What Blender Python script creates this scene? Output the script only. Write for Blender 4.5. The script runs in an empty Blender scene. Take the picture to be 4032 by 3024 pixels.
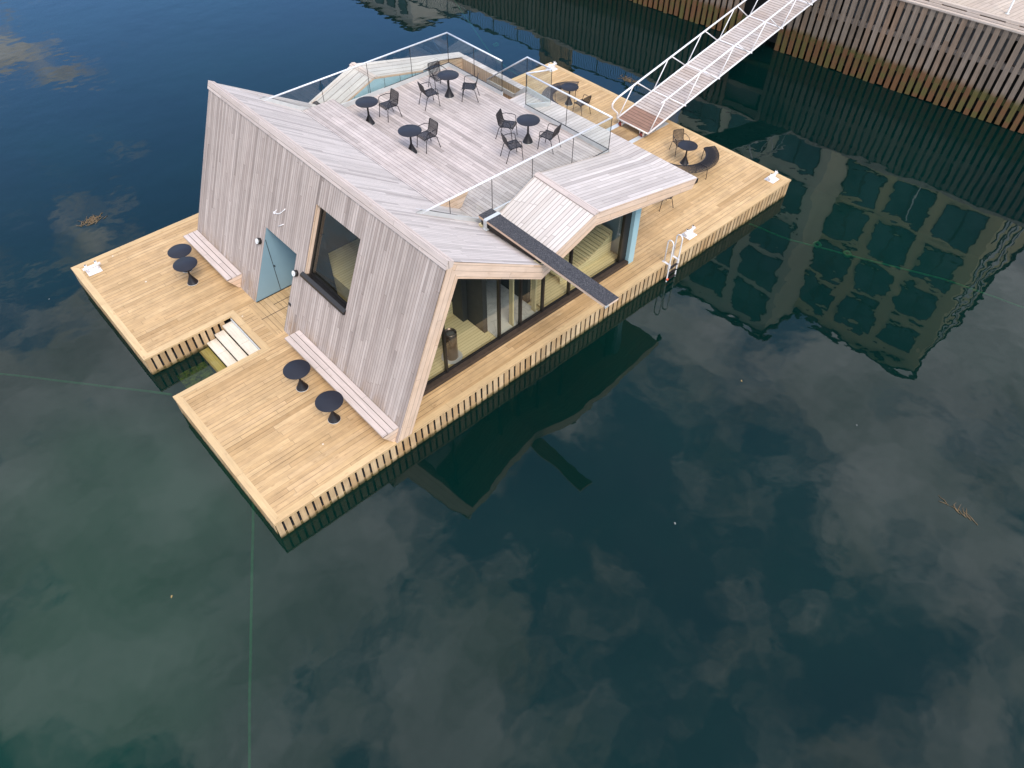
import bpy, math, random
from mathutils import Vector, Matrix
R = random.Random(7)
rad = math.radians
scene = bpy.context.scene
COL = scene.collection
V = Vector
WATER = -0.68

# ------------------------------------------------------------------ materials
class NT:
    def __init__(s, mat):
        s.t = mat.node_tree; s.n = s.t.nodes; s.l = s.t.links
    def node(s, typ, **kw):
        n = s.n.new(typ)
        for k, v in kw.items(): setattr(n, k, v)
        return n
    def put(s, sock, v):
        if v is None: return
        if hasattr(v, 'is_output') or isinstance(v, bpy.types.NodeSocket): s.l.new(v, sock)
        else:
            if isinstance(v, (tuple, list)) and len(v) == 3 and sock.type == 'RGBA': v = (*v, 1)
            sock.default_value = v
    def m(s, op, a, b=None, c=None, clamp=False):
        n = s.node('ShaderNodeMath', operation=op, use_clamp=clamp)
        s.put(n.inputs[0], a); s.put(n.inputs[1], b); s.put(n.inputs[2], c)
        return n.outputs[0]
    def vec(s, x, y, z=0.0):
        n = s.node('ShaderNodeCombineXYZ')
        for i, v in enumerate((x, y, z)): s.put(n.inputs[i], v)
        return n.outputs[0]
    def noise(s, vec, scale=1.0, detail=3.0, rough=0.5, col=False, dist=0.0):
        n = s.node('ShaderNodeTexNoise')
        s.put(n.inputs['Vector'], vec); s.put(n.inputs['Scale'], scale)
        s.put(n.inputs['Detail'], detail); s.put(n.inputs['Roughness'], rough); s.put(n.inputs['Distortion'], dist)
        return n.outputs['Color' if col else 'Fac']
    def white(s, vec):
        n = s.node('ShaderNodeTexWhiteNoise', noise_dimensions='3D')
        s.put(n.inputs['Vector'], vec)
        return n.outputs['Value']
    def ramp(s, f, stops, interp='LINEAR'):
        n = s.node('ShaderNodeValToRGB'); cr = n.color_ramp; cr.interpolation = interp
        while len(cr.elements) < len(stops): cr.elements.new(0.5)
        for e, (p, c) in zip(cr.elements, stops):
            e.position = p; e.color = (*c, 1) if len(c) == 3 else c
        s.put(n.inputs[0], f); return n.outputs[0]
    def mapr(s, v, a, b, c=0.0, d=1.0, smooth=False):
        n = s.node('ShaderNodeMapRange', interpolation_type='SMOOTHSTEP' if smooth else 'LINEAR')
        s.put(n.inputs[0], v)
        for i, q in enumerate((a, b, c, d)): s.put(n.inputs[i + 1], q)
        return n.outputs[0]
    def mix(s, f, a, b, blend='MIX'):
        n = s.node('ShaderNodeMix', data_type='RGBA', blend_type=blend)
        s.put(n.inputs[0], f); s.put(n.inputs[6], a); s.put(n.inputs[7], b)
        return n.outputs[2]
    def sep(s, v):
        n = s.node('ShaderNodeSeparateXYZ'); s.put(n.inputs[0], v); return n.outputs

def newmat(name):
    m = bpy.data.materials.new(name); m.use_nodes = True
    nt = NT(m); b = nt.n['Principled BSDF']
    return m, nt, b

def plain(name, col, rough=0.5, metal=0.0, vary=0.12, scale=6.0, spec=None, bump=0.0):
    m, nt, b = newmat(name)
    tc = nt.node('ShaderNodeTexCoord').outputs['Object']
    f = nt.noise(tc, scale, 4)
    k = nt.mapr(f, 0.3, 0.7, 1 - vary, 1 + vary)
    c = nt.node('ShaderNodeVectorMath', operation='SCALE'); nt.put(c.inputs[0], col); nt.put(c.inputs[3], k)
    nt.put(b.inputs['Base Color'], c.outputs[0])
    nt.put(b.inputs['Roughness'], nt.mapr(f, 0.3, 0.7, max(rough - 0.06, 0.02), min(rough + 0.06, 1)))
    b.inputs['Metallic'].default_value = metal
    if spec is not None: b.inputs['Specular IOR Level'].default_value = spec
    if bump:
        bn = nt.node('ShaderNodeBump'); bn.inputs['Strength'].default_value = bump; bn.inputs['Distance'].default_value = 0.004
        nt.put(bn.inputs['Height'], nt.noise(tc, scale * 25, 3)); nt.put(b.inputs['Normal'], bn.outputs[0])
    return m

def planks(name, w, L, pal, gap=0.05, gapdark=0.35, joint=0.006, knot=0.5, grain=0.25, patch=0.25, rough=0.75,
           gapvar=0.0, algae=None, knotcol=(0.25, 0.13, 0.06), patchcol=None, band=0.0, stain=None, wet=None):
    """boards: u runs along the board, v across it (UV in metres)"""
    m, nt, b = newmat(name)
    uv = nt.sep(nt.node('ShaderNodeUVMap', uv_map='UVMap').outputs[0]); u, v = uv[0], uv[1]
    rnd = nt.node('ShaderNodeAttribute', attribute_name='rnd').outputs['Fac']
    geo = nt.node('ShaderNodeNewGeometry').outputs['Position']
    vw = nt.m('DIVIDE', v, w)
    row = nt.m('FLOOR', vw); fv = nt.m('FRACT', vw)
    r1 = nt.white(nt.vec(row, rnd, 3.1))
    us = nt.m('ADD', nt.m('DIVIDE', u, L), nt.m('MULTIPLY', r1, 17.0))
    seg = nt.m('FLOOR', us); fu = nt.m('FRACT', us)
    idn = nt.white(nt.vec(row, seg, rnd))
    if band > 0:
        bn_ = nt.noise(nt.vec(nt.m('MULTIPLY', u, 0.05), nt.m('MULTIPLY', v, 2.3), rnd), 1.0, 3, 0.6)
        idn = nt.m('ADD', nt.m('MULTIPLY', idn, 1 - band), nt.m('MULTIPLY', nt.mapr(bn_, 0.3, 0.7), band))
    n = len(pal)
    col = nt.ramp(idn, [(i / (n - 1), c) for i, c in enumerate(pal)])
    off = nt.m('MULTIPLY', idn, 37.0)
    g = nt.noise(nt.vec(nt.m('MULTIPLY', u, 1.6), nt.m('MULTIPLY', v, 42.0), off), 1.0, 4, 0.6)
    col = nt.mix(1.0, col, nt.mix(1.0, (1, 1, 1), nt.vec(*[nt.mapr(g, 0.25, 0.75, 1 - grain, 1 + grain)] * 3), 'MULTIPLY'), 'MULTIPLY')
    g2 = nt.noise(nt.vec(nt.m('MULTIPLY', u, 0.9), nt.m('MULTIPLY', v, 9.0), off), 1.0, 3, 0.6)
    k2 = nt.mapr(g2, 0.3, 0.7, 1 - grain * 0.7, 1 + grain * 0.5)
    col = nt.mix(1.0, col, nt.vec(k2, k2, k2), 'MULTIPLY')
    if knot > 0:
        vo = nt.node('ShaderNodeTexVoronoi', feature='F1')
        nt.put(vo.inputs['Vector'], nt.vec(nt.m('MULTIPLY', u, 2.3), nt.m('ADD', nt.m('MULTIPLY', v, 5.5), off), off))
        nt.put(vo.inputs['Scale'], 1.0)
        kf = nt.mapr(vo.outputs['Distance'], 0.05, 0.2, 1.0, 0.0, True)
        col = nt.mix(nt.m('MULTIPLY', kf, knot), col, knotcol)
    if patch > 0:
        p = nt.noise(geo, 0.55, 4, 0.6)
        col = nt.mix(nt.m('MULTIPLY', nt.mapr(p, 0.42, 0.7), patch), col, patchcol or (0.42, 0.33, 0.22))
        p2 = nt.noise(geo, 2.3, 4, 0.65); kk = nt.mapr(p2, 0.3, 0.7, 1 - patch * 0.35, 1 + patch * 0.25)
        col = nt.mix(1.0, col, nt.vec(kk, kk, kk), 'MULTIPLY')
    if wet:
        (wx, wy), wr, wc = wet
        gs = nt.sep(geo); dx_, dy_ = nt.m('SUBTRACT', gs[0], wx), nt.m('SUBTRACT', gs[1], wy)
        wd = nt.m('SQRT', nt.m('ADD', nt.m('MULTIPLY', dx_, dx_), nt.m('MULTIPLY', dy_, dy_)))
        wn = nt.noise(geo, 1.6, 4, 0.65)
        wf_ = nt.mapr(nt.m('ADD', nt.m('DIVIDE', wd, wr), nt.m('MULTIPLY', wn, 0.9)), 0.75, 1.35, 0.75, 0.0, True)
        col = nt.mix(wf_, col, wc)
        # footworn pale scuffs and a few bird marks
        sc_ = nt.mapr(nt.noise(nt.vec(nt.m('MULTIPLY', u, 1.2), nt.m('MULTIPLY', v, 4.0), 2.0), 1.4, 5, 0.75), 0.60, 0.72, 0.0, 0.45, True)
        col = nt.mix(sc_, col, (0.66, 0.50, 0.31))
        bm = nt.node('ShaderNodeTexVoronoi', feature='F1'); nt.put(bm.inputs['Vector'], geo); bm.inputs['Scale'].default_value = 0.9
        col = nt.mix(nt.mapr(bm.outputs['Distance'], 0.018, 0.032, 0.8, 0.0, True), col, (0.78, 0.76, 0.70))
    if stain:
        z0, z1, sc = stain
        sn = nt.noise(nt.vec(nt.m('MULTIPLY', v, 3.0), nt.sep(geo)[2], 1.0), 1.5, 4, 0.7)
        sf = nt.m('MULTIPLY', nt.mapr(nt.sep(geo)[2], z0, z1, 1.0, 0.0, True), nt.mapr(sn, 0.42, 0.62))
        col = nt.mix(nt.m('MULTIPLY', sf, 0.8), col, sc)
    # dark lines between boards
    d = nt.m('MINIMUM', fv, nt.m('SUBTRACT', 1.0, fv))
    gl = nt.mapr(d, gap * 0.45, gap, 1.0, 0.0, True)
    if gapvar > 0:
        gn = nt.white(nt.vec(row, nt.m('FLOOR', nt.m('MULTIPLY', us, 2.6)), 9.0))
        gl = nt.m('MULTIPLY', gl, nt.m('ADD', 1 - gapvar, nt.m('MULTIPLY', nt.m('GREATER_THAN', gn, 0.5), gapvar)))
    jd = nt.m('MULTIPLY', nt.m('MINIMUM', fu, nt.m('SUBTRACT', 1.0, fu)), L)
    jl = nt.mapr(jd, joint * 0.4, joint, 1.0, 0.0)
    ln = nt.m('MAXIMUM', gl, nt.m('MULTIPLY', jl, 0.8))
    dark = nt.mix(1.0, col, (gapdark * 0.9, gapdark * 0.8, gapdark * 0.72), 'MULTIPLY')
    col = nt.mix(ln, col, dark)
    if algae:
        z0, z1, c1, c2 = algae          # tide band: fades in below z1, full below z0
        zz = nt.sep(geo)[2]
        an = nt.noise(geo, 3.5, 4, 0.7)
        zf = nt.m('ADD', zz, nt.m('MULTIPLY', nt.m('SUBTRACT', an, 0.5), 0.5 * (z1 - z0)))
        zf = nt.m('ADD', zf, nt.m('MULTIPLY', nt.m('SUBTRACT', r1, 0.5), 0.35 * (z1 - z0)))
        af = nt.mapr(zf, z0, z1, 1.0, 0.0, True)
        ac = nt.mix(nt.mapr(nt.noise(nt.vec(nt.m('MULTIPLY', row, 1.7), zz, rnd), 1.3, 2), 0.45, 0.6), c1, c2)
        ac = nt.mix(1.0, ac, nt.vec(*[nt.mapr(g, 0.25, 0.75, 0.6, 1.3)] * 3), 'MULTIPLY')
        col = nt.mix(af, col, ac)
    nt.put(b.inputs['Base Color'], col)
    nt.put(b.inputs['Roughness'], rough)
    bn = nt.node('ShaderNodeBump'); bn.inputs['Strength'].default_value = 0.5; bn.inputs['Distance'].default_value = 0.006
    nt.put(bn.inputs['Height'], nt.m('SUBTRACT', nt.m('MULTIPLY', g, 0.25), ln)); nt.put(b.inputs['Normal'], bn.outputs[0])
    return m

M = {}
deck_pal = [(0.42, 0.265, 0.125), (0.54, 0.36, 0.185), (0.48, 0.31, 0.155), (0.60, 0.41, 0.22), (0.51, 0.335, 0.17), (0.57, 0.385, 0.21)]
M['deck'] = planks('deck boards of warm pine', 0.145, 3.6, deck_pal, gap=0.055, gapdark=0.26, gapvar=0.7, knot=0.5, grain=0.15, patch=0.42,
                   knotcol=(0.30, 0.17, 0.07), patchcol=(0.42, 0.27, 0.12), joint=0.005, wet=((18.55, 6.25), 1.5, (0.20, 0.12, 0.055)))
M['deck_trim'] = planks('pale pine edge board', 0.30, 4.2, [(0.56, 0.385, 0.20), (0.62, 0.44, 0.24), (0.53, 0.36, 0.185)], gap=0.02, gapdark=0.6,
                        knot=0.3, grain=0.14, patch=0.2)
M['skirt'] = planks('vertical skirt board with tide stain', 10.0, 9.0, [(0.38, 0.235, 0.11), (0.52, 0.355, 0.20), (0.43, 0.26, 0.12), (0.58, 0.41, 0.24)],
                    gap=0.0, joint=0.0, knot=0.35, grain=0.22, patch=0.5, patchcol=(0.62, 0.50, 0.33),
                    algae=(-0.67, -0.50, (0.10, 0.075, 0.02), (0.05, 0.04, 0.012)))
grey_pal = [(0.155, 0.122, 0.107), (0.25, 0.20, 0.18), (0.40, 0.325, 0.295), (0.48, 0.40, 0.365), (0.32, 0.26, 0.235), (0.54, 0.455, 0.42), (0.43, 0.355, 0.325)]
M['wall'] = planks('weathered grey pink wall cladding', 0.092, 5.5, grey_pal, gap=0.07, gapdark=0.40, knot=0.35, grain=0.14, patch=0.2, band=0.45,
                   knotcol=(0.34, 0.25, 0.22), patchcol=(0.52, 0.455, 0.43), stain=(0.2, 1.0, (0.34, 0.23, 0.15)), joint=0.007)
roof_pal = [(0.39, 0.345, 0.33), (0.55, 0.495, 0.475), (0.47, 0.42, 0.40), (0.62, 0.56, 0.54), (0.57, 0.515, 0.495)]
M['roof'] = planks('silvery roof boards', 0.145, 3.4, roof_pal, gap=0.055, gapdark=0.42, knot=0.16, grain=0.13, patch=0.15,
                   knotcol=(0.45, 0.36, 0.31), patchcol=(0.70, 0.66, 0.64), joint=0.007)
M['slope'] = planks('grey streaked front roof boards', 0.096, 2.7, [(0.30, 0.262, 0.248), (0.47, 0.418, 0.40), (0.56, 0.50, 0.48), (0.60, 0.54, 0.52)],
                    gap=0.06, gapdark=0.45, knot=0.14, grain=0.14, patch=0.1, band=0.25, knotcol=(0.45, 0.36, 0.31), patchcol=(0.7, 0.66, 0.64))
M['hood'] = planks('pale new roof boards', 0.145, 3.0, [(0.56, 0.495, 0.455), (0.66, 0.595, 0.555), (0.60, 0.535, 0.49)], gap=0.07, gapdark=0.28, knot=0.14,
                   grain=0.08, patch=0.08, knotcol=(0.5, 0.4, 0.33), patchcol=(0.8, 0.76, 0.72))
M['farhood'] = planks('greyed pale roof boards', 0.12, 3.2, [(0.52, 0.475, 0.45), (0.61, 0.56, 0.535), (0.56, 0.515, 0.49), (0.65, 0.60, 0.575)], gap=0.06, gapdark=0.42, knot=0.12,
                   grain=0.1, patch=0.15, knotcol=(0.45, 0.37, 0.31), patchcol=(0.62, 0.58, 0.55))
M['terrace'] = planks('pinkish terrace boards', 0.120, 2.9, [(0.33, 0.282, 0.265), (0.49, 0.42, 0.40), (0.41, 0.35, 0.332), (0.545, 0.47, 0.45), (0.475, 0.41, 0.39)],
                      gap=0.055, gapdark=0.26, knot=0.12, grain=0.13, patch=0.42, knotcol=(0.45, 0.34, 0.30), patchcol=(0.44, 0.40, 0.39))
M['fascia'] = planks('warm larch fascia boards', 0.15, 3.2, [(0.62, 0.43, 0.30), (0.70, 0.50, 0.36), (0.67, 0.49, 0.37), (0.74, 0.57, 0.46)], gap=0.04, gapdark=0.45, knot=0.3,
                     grain=0.12, patch=0.25, knotcol=(0.42, 0.24, 0.13), patchcol=(0.68, 0.56, 0.50))
M['inner'] = planks('orange brown inner boards', 0.13, 2.0, [(0.48, 0.33, 0.21), (0.60, 0.43, 0.29), (0.53, 0.38, 0.26)], gap=0.07, gapdark=0.4, knot=0.3, grain=0.2, patch=0.2)
M['bench'] = planks('pink grey bench boards', 0.16, 3.1, [(0.50, 0.42, 0.39), (0.58, 0.49, 0.455), (0.53, 0.445, 0.41)], gap=0.05, gapdark=0.38, knot=0.2, grain=0.12, patch=0.15,
                    patchcol=(0.66, 0.50, 0.42))
M['sauna'] = planks('pale yellow interior boards', 0.10, 6.0, [(0.66, 0.56, 0.32), (0.74, 0.64, 0.38), (0.70, 0.60, 0.35)], gap=0.07, gapdark=0.55, knot=0.0, grain=0.05, patch=0.0)
M['stair'] = planks('bleached stair tread', 0.6, 3.0, [(0.68, 0.60, 0.50), (0.74, 0.67, 0.57)], gap=0.0, knot=0.1, grain=0.12, patch=0.3, patchcol=(0.5, 0.40, 0.26),
                    algae=(-0.66, -0.5, (0.30, 0.24, 0.05), (0.16, 0.12, 0.03)))
M['gangdeck'] = planks('worn gangway boards', 0.155, 1.6, [(0.38, 0.31, 0.28), (0.48, 0.41, 0.38), (0.43, 0.35, 0.31), (0.53, 0.47, 0.45)], gap=0.11, gapdark=0.25, knot=0.1, grain=0.14,
                       patch=0.35, patchcol=(0.56, 0.52, 0.52))
M['gangdark'] = planks('reddish brown hardwood boards', 0.155, 1.6, [(0.22, 0.12, 0.085), (0.30, 0.17, 0.12), (0.26, 0.145, 0.105)], gap=0.08, gapdark=0.2, knot=0.0, grain=0.2, patch=0.2,
                       patchcol=(0.33, 0.22, 0.17))
M['quay'] = planks('grey brown quay cladding with tide stain', 10.0, 7.0, [(0.155, 0.115, 0.088), (0.26, 0.20, 0.16), (0.215, 0.165, 0.13), (0.24, 0.155, 0.105), (0.20, 0.16, 0.13)], gap=0.0, joint=0.0,
                   knot=0.35, grain=0.3, patch=0.3, patchcol=(0.29, 0.235, 0.195),
                   algae=(0.30, 0.66, (0.15, 0.068, 0.027), (0.105, 0.085, 0.022)))
M['quaybeam'] = planks('quay beam', 10.0, 7.0, [(0.16, 0.13, 0.11), (0.25, 0.20, 0.17)], gap=0.0, joint=0.0, knot=0.1, grain=0.3, patch=0.3, patchcol=(0.2, 0.17, 0.14),
                       algae=(0.36, 0.75, (0.06, 0.065, 0.012), (0.045, 0.04, 0.015)))
M['quaydeck'] = planks('quay deck boards', 0.19, 4.0, [(0.47, 0.39, 0.35), (0.55, 0.47, 0.42), (0.50, 0.42, 0.38)], gap=0.05, gapdark=0.45, knot=0.15, grain=0.14, patch=0.2)
M['white'] = plain('white painted steel', (0.80, 0.78, 0.80), 0.38, 0, 0.05)
M['cream'] = plain('scuffed cream painted steel', (0.76, 0.72, 0.70), 0.45, 0, 0.16, 9)
M['alu'] = plain('satin aluminium', (0.72, 0.74, 0.80), 0.4, 0.25, 0.04)
M['channel'] = plain('galvanised channel', (0.60, 0.62, 0.63), 0.45, 0.35, 0.05)
M['black'] = plain('black powder coat', (0.014, 0.013, 0.017), 0.42, 0, 0.1, 6, 0.35)
M['tabletop'] = plain('dark blue grey table top', (0.015, 0.017, 0.027), 0.5, 0, 0.12, 3, 0.3)
M['frame'] = plain('black window frame', (0.012, 0.011, 0.011), 0.35, 0, 0.1)
M['dark'] = plain('dark stained sill board', (0.045, 0.03, 0.022), 0.6, 0, 0.2)
M['blue'] = plain('light blue cladding panel', (0.31, 0.49, 0.56), 0.30, 0, 0.03, 2)
M['bluedoor'] = plain('blue grey door panel', (0.22, 0.335, 0.405), 0.42, 0, 0.03, 2)
M['red'] = plain('red roller', (0.20, 0.03, 0.02), 0.4)
M['orange'] = plain('orange cap', (0.8, 0.10, 0.02), 0.4)
M['float'] = plain('grey float hull', (0.022, 0.024, 0.03), 0.55, 0, 0.15)
M['interior_dark'] = plain('charcoal interior panel', (0.022, 0.024, 0.027), 0.55, 0, 0.1)
M['interior_wall'] = plain('dark interior wall', (0.05, 0.05, 0.045), 0.7)
M['panel'] = plain('grey quay panel', (0.13, 0.13, 0.135), 0.7, 0, 0.15)
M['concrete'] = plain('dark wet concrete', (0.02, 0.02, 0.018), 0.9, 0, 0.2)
M['metalcyl'] = plain('stove casing', (0.16, 0.12, 0.10), 0.3, 0.8, 0.15, 3)
M['stone'] = plain('stove stones', (0.10, 0.10, 0.10), 0.9, 0, 0.3, 20)
M['lampwhite'] = plain('opal lamp glass', (0.80, 0.80, 0.80), 0.3, 0, 0.02)
M['weed'] = plain('brown seaweed', (0.145, 0.095, 0.045), 0.7, 0, 0.3, 8)
M['rope'] = plain('green mooring rope', (0.12, 0.70, 0.44), 0.8, 0, 0.2, 8)
M['feather'] = plain('pale floating scrap', (0.16, 0.17, 0.16), 0.7)
M['leaf'] = plain('floating leaf', (0.28, 0.19, 0.07), 0.7)
M['seabed'] = plain('seabed', (0.02, 0.035, 0.02), 0.9, 0, 0.4, 0.3)
M['facade_beige'] = plain('beige rendered facade', (0.74, 0.66, 0.40), 0.85, 0, 0.1, 0.4)
M['facade_grey'] = plain('grey rendered facade', (0.74, 0.72, 0.58), 0.85, 0, 0.1, 0.4)
M['facade_white'] = plain('white rendered facade', (0.75, 0.73, 0.69), 0.85, 0, 0.1, 0.4)
M['winframe'] = plain('dark window frame', (0.03, 0.035, 0.035), 0.5)
M['fence'] = plain('blue grey steel fence', (0.10, 0.13, 0.17), 0.5, 0.2)

# marble
m, nt, b = newmat('pale veined marble'); M['marble'] = m
tc = nt.node('ShaderNodeTexCoord').outputs['Object']
w1 = nt.noise(tc, 1.3, 6, 0.6, dist=1.5)
vein = nt.mapr(nt.m('ABSOLUTE', nt.m('SUBTRACT', w1, 0.5)), 0.0, 0.035, 1.0, 0.0, True)
nt.put(b.inputs['Base Color'], nt.mix(nt.m('MULTIPLY', vein, 0.45), (0.72, 0.73, 0.71), (0.42, 0.43, 0.42))); b.inputs['Roughness'].default_value = 0.35

# carpet of the diving board
m, nt, b = newmat('speckled charcoal grip carpet'); M['carpet'] = m
tc = nt.node('ShaderNodeTexCoord').outputs['Object']
f = nt.noise(tc, 38, 3, 0.7); f2 = nt.noise(tc, 90, 2, 0.6, col=True)
cc = nt.ramp(f, [(0.30, (0.014, 0.015, 0.020)), (0.52, (0.045, 0.046, 0.056)), (0.72, (0.125, 0.12, 0.125))])
nt.put(b.inputs['Base Color'], nt.mix(0.22, cc, f2, 'OVERLAY')); b.inputs['Roughness'].default_value = 0.95
bn = nt.node('ShaderNodeBump'); bn.inputs['Strength'].default_value = 0.6; bn.inputs['Distance'].default_value = 0.01
nt.put(bn.inputs['Height'], f); nt.put(b.inputs['Normal'], bn.outputs[0])

def glass(name, tint, ior=1.5, boost=1.0):
    m = bpy.data.materials.new(name); m.use_nodes = True; nt = NT(m); nt.n.clear()
    out = nt.node('ShaderNodeOutputMaterial')
    tr = nt.node('ShaderNodeBsdfTransparent'); nt.put(tr.inputs[0], tint)
    gl = nt.node('ShaderNodeBsdfGlossy'); gl.inputs['Roughness'].default_value = 0.0
    g = nt.node('ShaderNodeNewGeometry'); dp = nt.node('ShaderNodeVectorMath', operation='DOT_PRODUCT')
    nt.l.new(g.outputs['Incoming'], dp.inputs[0]); nt.l.new(g.outputs['Normal'], dp.inputs[1])
    c5 = nt.m('POWER', nt.m('SUBTRACT', 1.0, nt.m('ABSOLUTE', dp.outputs['Value'])), 5.0)
    fr = nt.m('ADD', ior, nt.m('MULTIPLY', c5, 1 - ior))
    mx = nt.node('ShaderNodeMixShader'); nt.put(mx.inputs[0], nt.m('MULTIPLY', fr, boost, clamp=True))
    nt.l.new(tr.outputs[0], mx.inputs[1]); nt.l.new(gl.outputs[0], mx.inputs[2]); nt.l.new(mx.outputs[0], out.inputs[0])
    return m
M['glass'] = glass('clear railing glass', (0.92, 0.955, 0.94, 1), 0.10, 1.0)
M['pane'] = glass('window glass', (0.86, 0.88, 0.85, 1), 0.12, 1.0)
m, nt, b = newmat('dark building window'); M['darkglass'] = m
b.inputs['Base Color'].default_value = (0.02, 0.05, 0.07, 1); b.inputs['Roughness'].default_value = 0.08
tc = nt.node('ShaderNodeTexCoord').outputs['Object']
nt.put(b.inputs['Base Color'], nt.ramp(nt.noise(tc, 0.6, 2), [(0.35, (0.03, 0.09, 0.10)), (0.65, (0.08, 0.17, 0.20))]))

# water: fresnel mirror over a murky green body that lets a little of what is below show
m = bpy.data.materials.new('harbour water'); m.use_nodes = True; M['water'] = m
nt = NT(m); nt.n.clear()
out = nt.node('ShaderNodeOutputMaterial')
pos = nt.node('ShaderNodeNewGeometry').outputs['Position']
h1 = nt.noise(pos, 0.75, 2, 0.45); h2 = nt.noise(pos, 2.3, 2, 0.5)
# ripples fade in and out over the basin, as light wind does
calm = nt.mapr(nt.noise(pos, 0.07, 2), 0.35, 0.65, 0.55, 1.5)
hh = nt.m('MULTIPLY', nt.m('ADD', h1, nt.m('MULTIPLY', h2, 0.10)), calm)
bn = nt.node('ShaderNodeBump'); bn.inputs['Strength'].default_value = 1.0; bn.inputs['Distance'].default_value = 0.010
nt.put(bn.inputs['Height'], hh)
gl = nt.node('ShaderNodeBsdfGlossy'); gl.inputs['Roughness'].default_value = 0.0; nt.put(gl.inputs['Normal'], bn.outputs[0])
fr = nt.node('ShaderNodeFresnel'); fr.inputs[0].default_value = 1.42; nt.put(fr.inputs['Normal'], bn.outputs[0])
df = nt.node('ShaderNodeBsdfDiffuse')
bc = nt.noise(pos, 0.13, 3, 0.55)
gp_ = nt.node('ShaderNodeVectorMath', operation='DISTANCE'); nt.put(gp_.inputs[0], pos); gp_.inputs[1].default_value = (-4.5, 1.5, WATER)
plume = nt.mapr(nt.m('ADD', nt.m('DIVIDE', gp_.outputs['Value'], 8.0), nt.m('MULTIPLY', nt.m('SUBTRACT', bc, 0.5), 1.6)), 0.15, 1.05, 1.0, 0.0, True)
body = nt.ramp(bc, [(0.34, (0.0008, 0.0195, 0.0200)), (0.66, (0.0014, 0.0285, 0.0250))])
nt.put(df.inputs[0], nt.mix(plume, body, (0.0035, 0.0530, 0.0330)))
tr = nt.node('ShaderNodeBsdfTransparent'); nt.put(tr.inputs[0], (0.30, 0.42, 0.27, 1))
m1 = nt.node('ShaderNodeMixShader'); m1.inputs[0].default_value = 0.55
nt.l.new(df.outputs[0], m1.inputs[1]); nt.l.new(tr.outputs[0], m1.inputs[2])
m2 = nt.node('ShaderNodeMixShader'); nt.l.new(fr.outputs[0], m2.inputs[0]); nt.l.new(m1.outputs[0], m2.inputs[1]); nt.l.new(gl.outputs[0], m2.inputs[2])
nt.l.new(m2.outputs[0], out.inputs[0])

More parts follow.
